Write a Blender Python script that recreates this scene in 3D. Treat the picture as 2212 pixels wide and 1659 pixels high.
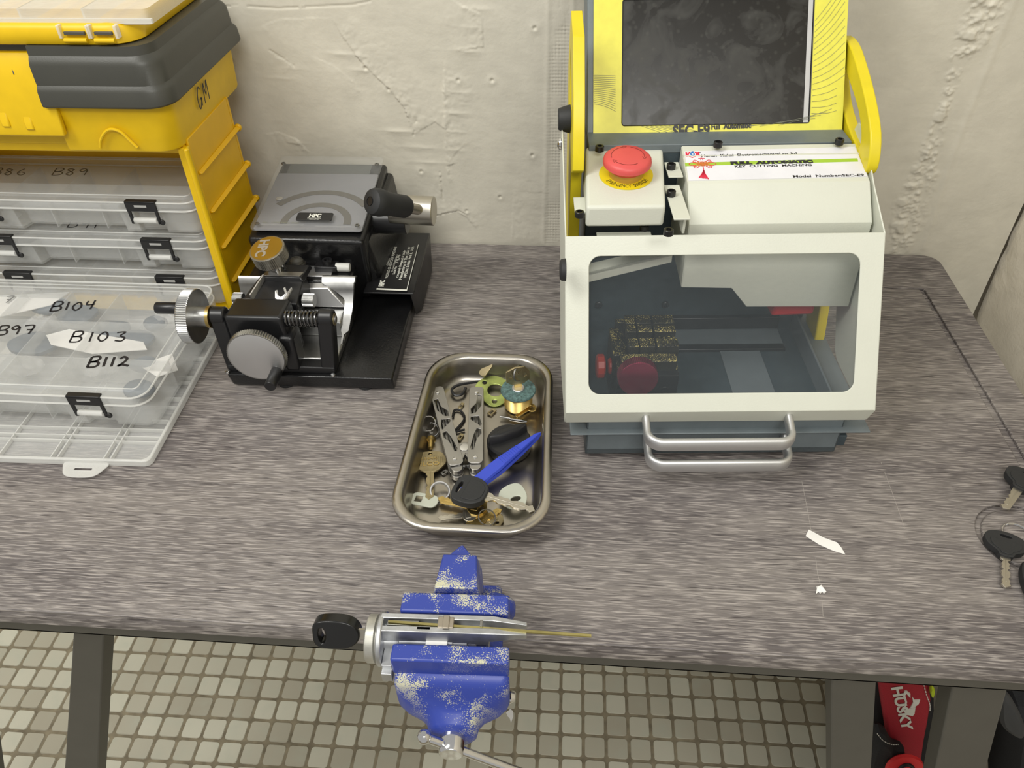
import bpy, bmesh, math, random
from mathutils import Vector, Matrix
import mathutils
random.seed(7)
for _o in list(bpy.data.objects): bpy.data.objects.remove(_o)
SC = bpy.context.scene
COL = SC.collection
PI = math.pi
TZ = 0.75                                   # height of the table top

# ---------------------------------------------------------------- camera
FPX = 1680.0
RC = Matrix(((0.99696582, -0.03646307, 0.06877207),
             (0.07572236, 0.65900728, -0.74831513),
             (-0.01803543, 0.75125219, 0.6597688)))
CAM = Vector((0, 0, 1.32))
cd = bpy.data.cameras.new('camera'); cam = bpy.data.objects.new('camera', cd); COL.objects.link(cam)
cd.sensor_width = 36; cd.lens = FPX/2212*36; cd.clip_start = .01
cam.matrix_world = Matrix.Translation(CAM) @ RC.to_4x4()
SC.camera = cam
# ---------------------------------------------------------------- world and lights
w = bpy.data.worlds.new('room_light'); SC.world = w; w.use_nodes = True
w.node_tree.nodes['Background'].inputs[0].default_value = (1.0, .975, .93, 1)
w.node_tree.nodes['Background'].inputs[1].default_value = 0.46
def area(name, loc, target, sx, sy, power, col=(1, .985, .93)):
    l = bpy.data.lights.new(name, 'AREA'); l.shape = 'RECTANGLE'; l.size = sx; l.size_y = sy; l.energy = power; l.color = col
    o = bpy.data.objects.new(name, l); COL.objects.link(o); o.location = loc
    o.rotation_euler = (Vector(target)-Vector(loc)).to_track_quat('-Z', 'Y').to_euler(); return o
area('ceiling_and_fill_light', (-0.95, 0.0, 2.45), (-.05, .6, .75), .5, 1.0, 22)
area('ceiling_and_fill_light', (0.30, -1.25, 2.65), (.1, .5, .5), 1.2, .5, 27)  # fill lamp added in front to brighten the floor and front faces
VS = SC.view_settings
VS.view_transform = 'Standard'; VS.look = 'None'; VS.gamma = 1; VS.use_curve_mapping = False; VS.exposure = 0.0

# ---------------------------------------------------------------- geometry helpers
class Fr:
    """a local frame standing on the table; converts sight lines to points on real planes of the object"""
    def __init__(s, o, deg=0):
        a = math.radians(deg); s.O = Vector(o); s.rz = a
        s.F = Matrix(((math.cos(a), math.sin(a), 0), (-math.sin(a), math.cos(a), 0), (0, 0, 1)))
    def pl(s, px, py, p0, n):
        c = s.F @ (CAM-s.O); r = s.F @ (RC @ Vector((px-1106, -(py-829.5), -FPX)))
        n = Vector(n); return c+r*((Vector(p0)-c).dot(n)/r.dot(n))
    def x(s, px, py, v): return s.pl(px, py, (v, 0, 0), (1, 0, 0))
    def y(s, px, py, v): return s.pl(px, py, (0, v, 0), (0, 1, 0))
    def z(s, px, py, v): return s.pl(px, py, (0, 0, v), (0, 0, 1))
W = Fr((0, 0, TZ))

def V(*a): return Vector(a)
def basis(d):
    d = Vector(d).normalized(); u = Vector((0, 0, 1)) if abs(d.z) < .9 else Vector((1, 0, 0))
    a = d.cross(u).normalized(); return a, d.cross(a).normalized(), d
class B:
    def __init__(s): s.v = []; s.f = []
    def add(s, vs, fs):
        n = len(s.v); s.v += [Vector(v) for v in vs]; s.f += [[i+n for i in f] for f in fs]; return s
    def box(s, x0, y0, z0, x1, y1, z1):
        return s.hexa([(x0, y0, z0), (x1, y0, z0), (x1, y1, z0), (x0, y1, z0), (x0, y0, z1), (x1, y0, z1), (x1, y1, z1), (x0, y1, z1)])
    def hexa(s, p): return s.add(p, [(3, 2, 1, 0), (4, 5, 6, 7), (0, 1, 5, 4), (1, 2, 6, 5), (2, 3, 7, 6), (3, 0, 4, 7)])
    def loft(s, loops, cap0=True, cap1=True, closed=True):
        n = len(loops[0]); vs = [p for l in loops for p in l]; fs = []
        for k in range(len(loops)-1):
            for i in range(n if closed else n-1):
                j = (i+1) % n; fs.append((k*n+i, k*n+j, (k+1)*n+j, (k+1)*n+i))
        if cap0: fs.append(tuple(range(n-1, -1, -1)))
        if cap1: fs.append(tuple((len(loops)-1)*n+i for i in range(n)))
        return s.add(vs, fs)
    def lathe(s, prof, o, ax, n=32, cap=True, tooth=None):
        a, b, d = basis(ax); o = Vector(o); loops = []
        for k, (r, h) in enumerate(prof):
            l = []
            for i in range(n):
                t = 2*PI*i/n; rr = r
                if tooth and tooth[0] <= k <= tooth[1] and i % 2: rr = r-tooth[2]
                l.append(o+d*h+a*(rr*math.cos(t))+b*(rr*math.sin(t)))
            loops.append(l)
        return s.loft(loops, cap, cap)
    def cyl(s, p0, p1, r0, r1=None, n=20):
        r1 = r0 if r1 is None else r1; d = Vector(p1)-Vector(p0); return s.lathe([(r0, 0), (r1, d.length)], p0, d, n)
    def tube(s, pts, r, n=10, closed=False, flat=None):
        """sweep; flat=(w,h,up) sweeps a rectangle of width w across 'up' and height h along it"""
        pts = [Vector(p) for p in pts]; m = len(pts); loops = []; up = Vector((0, 0, 1))
        prev = None
        for i, p in enumerate(pts):
            if closed: d = pts[(i+1) % m]-pts[i-1]
            else: d = pts[min(i+1, m-1)]-pts[max(i-1, 0)]
            d.normalize()
            if flat:
                u = Vector(flat[2]); a = d.cross(u).normalized(); b = a.cross(d).normalized(); w_, h_ = flat[0]/2, flat[1]/2
                loops.append([p+a*w_+b*h_, p-a*w_+b*h_, p-a*w_-b*h_, p+a*w_-b*h_])
            else:
                if prev is None: a, b, _ = basis(d)
                else:
                    a = (prev-d*prev.dot(d)).normalized(); b = d.cross(a)
                prev = a
                rr = r[i] if isinstance(r, (list, tuple)) else r
                loops.append([p+a*(rr*math.cos(2*PI*k/n))+b*(rr*math.sin(2*PI*k/n)) for k in range(n)])
        if closed: loops.append(loops[0]); return s.loft(loops, False, False)
        return s.loft(loops)
    def prism(s, pts, d):
        d = Vector(d); return s.loft([[Vector(p) for p in pts], [Vector(p)+d for p in pts]])
    def plate(s, outer, holes, d):
        """flat plate with holes; outlines are 3-D loops in one plane, d is the thickness vector"""
        bm = bmesh.new(); es = []
        for l in [outer]+list(holes):
            vv = [bm.verts.new(p) for p in l]
            es += [bm.edges.new((vv[i], vv[(i+1) % len(vv)])) for i in range(len(vv))]
        bmesh.ops.triangle_fill(bm, use_beauty=True, use_dissolve=True, edges=es)
        r = bmesh.ops.extrude_face_region(bm, geom=bm.faces[:])
        bmesh.ops.translate(bm, vec=Vector(d), verts=[g for g in r['geom'] if isinstance(g, bmesh.types.BMVert)])
        bm.verts.index_update(); s.add([v.co for v in bm.verts], [[v.index for v in f.verts] for f in bm.faces]); bm.free(); return s
    def ball(s, c, r, n=16, sc=(1, 1, 1)):
        loops = []; c = Vector(c)
        for k in range(1, n//2):
            ph = PI*k/(n//2); loops.append([c+Vector((r*sc[0]*math.sin(ph)*math.cos(2*PI*i/n), r*sc[1]*math.sin(ph)*math.sin(2*PI*i/n), -r*sc[2]*math.cos(ph))) for i in range(n)])
        return s.loft(loops)
    def tx(s, m, start=0):
        for i in range(start, len(s.v)): s.v[i] = m @ s.v[i]
        return s
def obj(name, b, mat, parent=None, bev=0, seg=2, ang=32, sub=0, smooth=True):
    if isinstance(b, B):
        me = bpy.data.meshes.new(name); me.from_pydata([tuple(v) for v in b.v], [], b.f)
        bm = bmesh.new(); bm.from_mesh(me); bmesh.ops.recalc_face_normals(bm, faces=bm.faces); bm.to_mesh(me); bm.free()
    else: me = b
    if smooth:
        me.polygons.foreach_set('use_smooth', [True]*len(me.polygons))
        if not sub: me.set_sharp_from_angle(angle=math.radians(ang))
    me.materials.append(mat)
    o = bpy.data.objects.new(name, me); COL.objects.link(o)
    if parent is not None: o.parent = parent
    if bev:
        m = o.modifiers.new('bevel', 'BEVEL'); m.width = bev; m.segments = seg; m.limit_method = 'ANGLE'; m.angle_limit = math.radians(ang); m.harden_normals = False
    if sub:
        m = o.modifiers.new('subsurf', 'SUBSURF'); m.levels = sub; m.render_levels = sub
    return o
def tag(o, label, cat, group=None, kind=None):
    o['label'] = label; o['category'] = cat
    if group: o['group'] = group
    if kind: o['kind'] = kind
    return o
def thing(name, label, cat, loc=(0, 0, 0), rz=0, group=None):
    o = bpy.data.objects.new(name, None); COL.objects.link(o); o.location = loc; o.rotation_euler = (0, 0, rz); o.empty_display_size = .02
    return tag(o, label, cat, group)
def copytree(o, parent=None):
    c = o.copy(); COL.objects.link(c)
    if parent is not None: c.parent = parent
    for ch in list(o.children): copytree(ch, c)
    return c
def rrect(x0, y0, x1, y1, r, n=6):
    p = []
    for cx, cy, a in ((x1-r, y0+r, -90), (x1-r, y1-r, 0), (x0+r, y1-r, 90), (x0+r, y0+r, 180)):
        for i in range(n+1):
            t = math.radians(a+90*i/n); p.append((cx+r*math.cos(t), cy+r*math.sin(t)))
    return p
def smooth2(pts, n=6, closed=True):
    """Catmull-Rom through the points"""
    P = [Vector(p) for p in pts]; m = len(P); out = []
    for i in range(m if closed else m-1):
        p0, p1, p2, p3 = (P[(i-1) % m] if closed or i else P[0]), P[i], P[(i+1) % m], (P[(i+2) % m] if closed or i < m-2 else P[-1])
        for k in range(n):
            t = k/n; out.append(.5*((2*p1)+(p2-p0)*t+(2*p0-5*p1+4*p2-p3)*t*t+(3*p1-p0-3*p2+p3)*t**3))
    if not closed: out.append(P[-1])
    return out
def mat3(o, xd, yd):
    xd = Vector(xd).normalized(); yd = Vector(yd); yd = (yd-xd*yd.dot(xd)).normalized(); zd = xd.cross(yd)
    m = Matrix((xd, yd, zd)).transposed().to_4x4(); m.translation = Vector(o); return m
def text_mesh(body, size, width=None, ext=.00006, bold=0):
    c = bpy.data.curves.new('t', 'FONT'); c.body = body; c.size = size; c.extrude = ext; c.offset = bold; c.resolution_u = 3
    o = bpy.data.objects.new('t', c); COL.objects.link(o); dg = bpy.context.evaluated_depsgraph_get(); dg.update()
    me = bpy.data.meshes.new_from_object(o.evaluated_get(dg)); bpy.data.objects.remove(o); me.materials.clear()
    if width:
        xs = [v.co.x for v in me.vertices]; k = width/(max(xs)-min(xs)); x0 = min(xs)
        for v in me.vertices: v.co.x = (v.co.x-x0)*k
    return me
def text(body, size, o, xd, yd, mat, parent, width=None, name='lettering', bold=0, bend=None, lift=.0001):
    """lettering lying on a surface; bend=(radius, centre angle) wraps it round a circle in the plane"""
    me = text_mesh(body, size, width, bold=bold)
    if bend:
        R_, a0 = bend; xs = [v.co.x for v in me.vertices]; mid = (min(xs)+max(xs))/2
        for v in me.vertices:
            t = a0+(v.co.x-mid)/R_; r = R_-v.co.y; v.co.x, v.co.y = r*math.cos(t), r*math.sin(t)
    m = mat3(o, xd, yd); m.translation += (m.to_3x3() @ Vector((0, 0, 1)))*lift
    me.transform(m); return obj(name, me, mat, parent, smooth=False)
def ribbon(b, pts, nrm, wd, th=.0001):
    """a thin inked line on a surface"""
    pts = [Vector(p) for p in pts]; nrm = Vector(nrm).normalized()
    pts = [p+nrm*th*.5 for p in pts]
    return b.tube(pts, 0, flat=(wd, th, nrm))
HAND = {'B': [[(0, 0), (.15, 1)], [(.15, 1), (.55, 1.02), (.62, .78), (.4, .55), (.1, .5)], [(.1, .5), (.5, .5), (.6, .25), (.4, .02), (0, 0)]],
 '0': [[(.35, .9), (.1, .6), (.05, .25), (.25, 0), (.5, .3), (.5, .7), (.35, .9)]], '1': [[(.2, .9), (.12, 0)]], '2': [[(.1, .7), (.3, .92), (.5, .7), (.3, .3), (.05, .05), (.3, .15), (.65, .02)]],
 '3': [[(.05, .85), (.5, .9), (.25, .55), (.5, .35), (.35, .05), (0, .1)]], '4': [[(.1, .9), (.05, .5), (.5, .5)], [(.5, .95), (.3, 0)]], '6': [[(.45, .95), (.1, .5), (.1, .1), (.35, 0), (.5, .25), (.3, .45), (.1, .3)]],
 '7': [[(.0, .9), (.55, .9), (.3, 0)], [(.15, .45), (.5, .45)]], '8': [[(.5, .8), (.25, .95), (.1, .75), (.45, .35), (.3, 0), (.05, .2), (.35, .55), (.5, .8)]], '9': [[(.5, .75), (.3, .95), (.05, .7), (.25, .5), (.5, .75), (.4, 0)]],
 'G': [[(.5, .85), (.3, 1), (.05, .6), (.05, .2), (.2, 0), (.5, .4), (.3, .4)], [(.5, .4), (.45, .05)]], 'M': [[(0, 0), (.1, 1), (.3, .35), (.55, 1), (.6, 0)]]}
def hand(word, o, xd, yd, size, mat, parent, wd=.0012, name='handwriting', adv=.68, slant=.15):
    b = B(); xd = Vector(xd).normalized(); yd = Vector(yd).normalized(); n = xd.cross(yd); x = 0; rr = random.Random(word)
    for ch in word:
        a = adv*(.55 if ch == '1' else 1); dy = rr.uniform(-.06, .06)
        for st in HAND[ch]:
            pts = [Vector(o)+(xd*(x+p[0]+slant*p[1])+yd*(p[1]+dy))*size for p in st]
            if len(pts) > 2: pts = smooth2(pts, 5, False)
            ribbon(b, pts, n, wd, .0002)
        x += a
    return obj(name, b, mat, parent, smooth=False)

# ---------------------------------------------------------------- materials
def M(name, col, rough=.5, metal=0, coat=0, noise=None, bump=None, spec=None, aniso=0):
    m = bpy.data.materials.new(name); m.use_nodes = True; nt = m.node_tree; p = nt.nodes['Principled BSDF']
    p.inputs['Base Color'].default_value = (*col, 1); p.inputs['Roughness'].default_value = rough; p.inputs['Metallic'].default_value = metal
    p.inputs['Coat Weight'].default_value = coat
    if spec is not None: p.inputs['Specular IOR Level'].default_value = spec
    tc = nt.nodes.new('ShaderNodeTexCoord')
    if noise is None: noise = (40, .06)
    n = nt.nodes.new('ShaderNodeTexNoise'); n.inputs['Scale'].default_value = noise[0]; n.inputs['Detail'].default_value = 4
    nt.links.new(tc.outputs['Object'], n.inputs['Vector'])
    mx = nt.nodes.new('ShaderNodeMix'); mx.data_type = 'RGBA'; mx.blend_type = 'MULTIPLY'
    mx.inputs[0].default_value = 1; mx.inputs[6].default_value = (*col, 1)
    r = nt.nodes.new('ShaderNodeMapRange'); r.inputs[1].default_value = .3; r.inputs[2].default_value = .7; r.inputs[3].default_value = 1-noise[1]; r.inputs[4].default_value = 1+noise[1]*.5
    nt.links.new(n.outputs[0], r.inputs[0]); nt.links.new(r.outputs[0], mx.inputs[7]); nt.links.new(mx.outputs[2], p.inputs['Base Color'])
    if bump:
        n2 = nt.nodes.new('ShaderNodeTexNoise'); n2.inputs['Scale'].default_value = bump[0]; n2.inputs['Detail'].default_value = 2
        nt.links.new(tc.outputs['Object'], n2.inputs['Vector'])
        bp = nt.nodes.new('ShaderNodeBump'); bp.inputs['Strength'].default_value = bump[1]; bp.inputs['Distance'].default_value = bump[2]
        nt.links.new(n2.outputs[0], bp.inputs['Height']); nt.links.new(bp.outputs[0], p.inputs['Normal'])
    m['p'] = 1
    return m
def lin(r, g, b):
    f = lambda c: (c/255/12.92 if c/255 < .04045 else ((c/255+.055)/1.055)**2.4)
    return (f(r), f(g), f(b))
def clear(name, col, a_face, a_edge, rough=.25, nzs=.12):
    """milky see-through plastic"""
    m = bpy.data.materials.new(name); m.use_nodes = True; nt = m.node_tree; p = nt.nodes['Principled BSDF']
    p.inputs['Base Color'].default_value = (*col, 1); p.inputs['Roughness'].default_value = rough
    t = nt.nodes.new('ShaderNodeBsdfTransparent'); mx = nt.nodes.new('ShaderNodeMixShader'); lw = nt.nodes.new('ShaderNodeLayerWeight'); lw.inputs[0].default_value = .35
    r = nt.nodes.new('ShaderNodeMapRange'); r.inputs[1].default_value = .55; r.inputs[3].default_value = a_face; r.inputs[4].default_value = a_edge
    nz = nt.nodes.new('ShaderNodeTexNoise'); nz.inputs['Scale'].default_value = 30
    ad = nt.nodes.new('ShaderNodeMath'); ad.operation = 'MULTIPLY_ADD'; ad.inputs[1].default_value = nzs
    nt.links.new(nz.outputs[0], ad.inputs[0]); nt.links.new(r.outputs[0], ad.inputs[2])
    nt.links.new(lw.outputs['Facing'], r.inputs[0]); nt.links.new(ad.outputs[0], mx.inputs[0])
    nt.links.new(t.outputs[0], mx.inputs[1]); nt.links.new(p.outputs[0], mx.inputs[2]); nt.links.new(mx.outputs[0], nt.nodes['Material Output'].inputs[0])
    return m
YEL = M('yellow_plastic', lin(228, 188, 8), .42, noise=(60, .05))
YELT = M('yellow_plastic_thin', lin(226, 178, 8), .4, noise=(30, .06))
CHAR = M('charcoal_plastic', lin(66, 66, 60), .42, bump=(900, .15, .0004))
BLK = M('black_plastic', (.012, .012, .013), .38)
BLKR = M('black_rubber', (.02, .021, .022), .6, bump=(900, .2, .0003))
BLKP = M('black_wrinkle_paint', (.008, .008, .0085), .28, bump=(420, .35, .0006), noise=(80, .1))
BLKS = M('black_satin_metal', (.011, .011, .012), .33)
BLKI = M('black_marker_ink', (.015, .013, .015), .5)
ALU = M('machined_aluminium', (.50, .50, .49), .32, 1, noise=(120, .12))
ALUS = M('satin_aluminium', (.70, .70, .70), .48, 1, noise=(20, .06))
CHR = M('chromed_steel', (.72, .72, .72), .12, 1)
STL = M('brushed_steel', (.42, .41, .39), .38, 1, noise=(25, .18), bump=(500, .1, .0002))
DSTL = M('dull_steel', (.30, .295, .28), .45, 1, noise=(60, .15))
TRAYM = M('stainless_tray', (.46, .43, .38), .30, 1, noise=(14, .3), bump=(22, .25, .0012))
NKL = M('satin_nickel', (.56, .53, .46), .35, 1)
BRS = M('brass', (.60, .44, .16), .32, 1, noise=(90, .2))
BRSD = M('worn_brass', (.44, .37, .22), .42, 1, noise=(90, .3))
GLD = M('gilt_disc', (.42, .25, .03), .4, .7)
ZNC = M('zinc_die_cast', (.56, .57, .58), .42, .9, noise=(90, .25))
PZN = M('pale_zinc', lin(196, 200, 186), .5, .3)
HOOD = M('cream_powder_coat', lin(211, 213, 200), .42, bump=(700, .22, .0005), noise=(30, .02))
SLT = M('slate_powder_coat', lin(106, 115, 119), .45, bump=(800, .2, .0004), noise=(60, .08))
SLTD = M('slate_shaded_interior', lin(62, 74, 80), .5, bump=(800, .2, .0004), noise=(90, .15))  # slate coat darkened: the shade behind the window is put into the colour
YMT = M('lemon_powder_coat', lin(226, 206, 30), .4, noise=(60, .05))
YDC = M('lemon_decal', lin(224, 218, 78), .42, noise=(120, .06))
RED = M('red_mushroom_plastic', lin(214, 84, 82), .45)
REDO = M('orange_knob_plastic', lin(190, 50, 28), .4)
REDI = M('red_rubber_sheet', lin(210, 30, 40), .5)
CRM = M('crimson_anodised', (.30, .03, .075), .3, .85)
PAP = M('white_paper', lin(238, 236, 232), .7)
LBL = M('glossy_label_paper', lin(226, 226, 232), .3)
GRN = M('green_ink', lin(160, 195, 60), .4)
REDP = M('red_ink', lin(215, 40, 70), .5)
BLUP = M('blue_ink', lin(30, 110, 190), .5)
ORGP = M('orange_ink', lin(225, 120, 60), .5)
INK = M('black_printing_ink', (.02, .02, .02), .5)
GRYI = M('grey_printing_ink', lin(120, 122, 105), .5)
WHTI = M('white_printing_ink', lin(225, 225, 215), .5)
TBL = M('blue_tweezer_plastic', lin(50, 72, 190), .38)
DKF = M('dark_grey_steel', lin(78, 76, 70), .5)
MILK = clear('milky_clear_plastic', (.80, .81, .79), .20, .62)
MILK2 = clear('milky_clear_plastic_thick', (.84, .84, .81), .42, .75)
FROST = clear('frosted_lid', (.45, .45, .46), .55, .8)
ACR = clear('clear_acrylic', (.62, .63, .62), .07, .5, .1, .04)
WIN = clear('tinted_window_acrylic', (.20, .23, .25), .07, .3, .06, .05)
BAGM = clear('zip_bag_film', (.9, .9, .88), .18, .85, .15)
def rgbmix(nt, fac, a, b):
    m = nt.nodes.new('ShaderNodeMix'); m.data_type = 'RGBA'
    for i, x in ((0, fac), (6, a), (7, b)):
        if hasattr(x, 'is_output'): nt.links.new(x, m.inputs[i])
        else: m.inputs[i].default_value = x if i == 0 else (*x, 1)
    return m.outputs[2]
def node(nt, t, ins={}, **kw):
    n = nt.nodes.new(t)
    for k, v in kw.items(): setattr(n, k, v)
    for k, v in ins.items():
        if hasattr(v, 'is_output'): nt.links.new(v, n.inputs[k])
        else: n.inputs[k].default_value = v
    return n
def wood_mat():
    m = M('grey_wood_laminate', (.2, .18, .18), .42); nt = m.node_tree; p = nt.nodes['Principled BSDF']
    tc = node(nt, 'ShaderNodeTexCoord')
    def nz(sc, s=1, d=4, dist=0, off=0):
        mp = node(nt, 'ShaderNodeMapping', {'Vector': tc.outputs['Object'], 'Scale': sc, 'Location': (off, off*.7, 0)})
        return node(nt, 'ShaderNodeTexNoise', {'Vector': mp.outputs[0], 'Scale': s, 'Detail': d, 'Distortion': dist}).outputs[0]
    def ramp(x, a, b): return node(nt, 'ShaderNodeMapRange', {0: x, 1: a, 2: b}).outputs[0]
    big = ramp(nz((3, 16, 8), 1, 3, .6), .36, .64)
    band = ramp(nz((1.3, 45, 20), 1, 4, 1.2, 4), .40, .62)
    fine = ramp(nz((48, 720, 300), 1, 4, .3, 2), .47, .66)
    dark = ramp(nz((36, 560, 300), 1, 4, .5, 9), .55, .69)
    c = rgbmix(nt, big, lin(101, 95, 94), lin(131, 125, 121))
    c = rgbmix(nt, node(nt, 'ShaderNodeMath', {0: band, 1: .55}, operation='MULTIPLY').outputs[0], c, lin(88, 83, 84))
    c = rgbmix(nt, node(nt, 'ShaderNodeMath', {0: fine, 1: .65}, operation='MULTIPLY').outputs[0], c, lin(186, 178, 172))
    c = rgbmix(nt, node(nt, 'ShaderNodeMath', {0: dark, 1: .75}, operation='MULTIPLY').outputs[0], c, lin(52, 46, 48))
    nt.links.new(c, p.inputs['Base Color'])
    bp = node(nt, 'ShaderNodeBump', {'Height': fine, 'Strength': .5, 'Distance': .0004}); nt.links.new(bp.outputs[0], p.inputs['Normal'])
    return m
WOOD = wood_mat()
def plaster(name, col, pit=.5):
    m = M(name, col, .55); nt = m.node_tree; p = nt.nodes['Principled BSDF']; tc = node(nt, 'ShaderNodeTexCoord')
    n1 = node(nt, 'ShaderNodeTexNoise', {'Vector': tc.outputs['Object'], 'Scale': 9, 'Detail': 6, 'Distortion': .8}).outputs[0]
    n2 = node(nt, 'ShaderNodeTexNoise', {'Vector': tc.outputs['Object'], 'Scale': 260, 'Detail': 2}).outputs[0]
    a = node(nt, 'ShaderNodeMath', {0: n2, 1: .08, 2: n1}, operation='MULTIPLY_ADD').outputs[0]
    bp = node(nt, 'ShaderNodeBump', {'Height': a, 'Strength': pit, 'Distance': .006}); nt.links.new(bp.outputs[0], p.inputs['Normal'])
    return m
WALLM = plaster('painted_plaster', lin(214, 209, 194), .35)
WALLR = plaster('rough_painted_plaster', lin(222, 214, 198), .9)
def vise_mat():
    m = M('blue_paint_with_grinding_dust', (.03, .05, .3), .38); nt = m.node_tree; p = nt.nodes['Principled BSDF']; tc = node(nt, 'ShaderNodeTexCoord')
    n1 = node(nt, 'ShaderNodeTexNoise', {'Vector': tc.outputs['Object'], 'Scale': 55, 'Detail': 4}).outputs[0]
    n2 = node(nt, 'ShaderNodeTexNoise', {'Vector': tc.outputs['Object'], 'Scale': 1100, 'Detail': 2}).outputs[0]
    s = node(nt, 'ShaderNodeMath', {0: n1, 1: 1.3, 2: n2}, operation='MULTIPLY_ADD').outputs[0]
    f = node(nt, 'ShaderNodeMapRange', {0: s, 1: 1.22, 2: 1.34}).outputs[0]
    geo = node(nt, 'ShaderNodeNewGeometry'); up = node(nt, 'ShaderNodeSeparateXYZ', {0: geo.outputs['Normal']}).outputs[2]
    g = node(nt, 'ShaderNodeMapRange', {0: up, 1: .0, 2: .5, 3: .25}).outputs[0]
    f = node(nt, 'ShaderNodeMath', {0: f, 1: g}, operation='MULTIPLY').outputs[0]
    nt.links.new(rgbmix(nt, f, lin(48, 66, 152), lin(196, 194, 165)), p.inputs['Base Color']); return m
VBL = vise_mat()
def tile_mat():
    m = M('glazed_grey_mosaic_tile', lin(176, 172, 152), .33); nt = m.node_tree; p = nt.nodes['Principled BSDF']; tc = node(nt, 'ShaderNodeTexCoord')
    at = node(nt, 'ShaderNodeAttribute', attribute_name='tone').outputs['Fac']
    n1 = node(nt, 'ShaderNodeTexNoise', {'Vector': tc.outputs['Object'], 'Scale': 30}).outputs[0]
    c = rgbmix(nt, at, lin(176, 170, 152), lin(212, 210, 192)); c = rgbmix(nt, node(nt, 'ShaderNodeMapRange', {0: n1, 1: .5, 2: .8, 4: .4}).outputs[0], c, lin(184, 190, 174))
    nt.links.new(c, p.inputs['Base Color']); return m
TILE = tile_mat(); GROUT = M('dirty_grout', lin(142, 132, 110), .8, noise=(60, .35))
# ---------------------------------------------------------------- room
import numpy as np
WY = 0.943; WXR = 0.574
def struct(o, kind='structure'): o['kind'] = kind; return o
def build_floor():
    vs = []; fs = []; tone = []; rr = random.Random(3); p = .0382; q = .0172
    sq = rrect(-q, -q, q, q, .005, 2); sq2 = rrect(-q+.0012, -q+.0012, q-.0012, q-.0012, .004, 2); n = len(sq)
    for i in range(-44, 30):
        for j in range(-22, 12):
            cx = i*p+.006; cy = .62+j*p; cx, cy = cx-cy*.02, cy+cx*.02
            if cy > WY-.02: continue
            a = len(vs); dz = rr.uniform(-.0004, .0004); tx_ = rr.uniform(-.012, .012); ty_ = rr.uniform(-.012, .012)
            vs += [(cx+x, cy+y, .001) for x, y in sq]+[(cx+x, cy+y, .0035+dz+tx_*x+ty_*y) for x, y in sq2]
            fs += [(a+k, a+(k+1) % n, a+n+(k+1) % n, a+n+k) for k in range(n)]+[tuple(a+n+k for k in range(n))]
            tone += [rr.random()**1.3]*(2*n)
    me = bpy.data.meshes.new('floor'); g = len(vs)
    vs += [(-2, -1.6, .002), (2, -1.6, .002), (2, WY+.05, .002), (-2, WY+.05, .002)]; fs.append((g, g+1, g+2, g+3)); tone += [0]*4
    vs += [(-2, -1.6, -.05), (2, -1.6, -.05), (2, WY+.05, -.05), (-2, WY+.05, -.05)]
    fs += [(g+3-0, g+2, g+6, g+7), (g, g+3, g+7, g+4), (g+1, g, g+4, g+5), (g+2, g+1, g+5, g+6), (g+4, g+7, g+6, g+5)]; tone += [0]*4
    me.from_pydata(vs, [], fs); at = me.attributes.new('tone', 'FLOAT', 'POINT'); at.data.foreach_set('value', tone)
    me.materials.append(TILE); me.materials.append(GROUT)
    for f in me.polygons[-6:]: f.material_index = 1
    o = bpy.data.objects.new('floor', me); COL.objects.link(o); struct(o)
build_floor()
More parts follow.
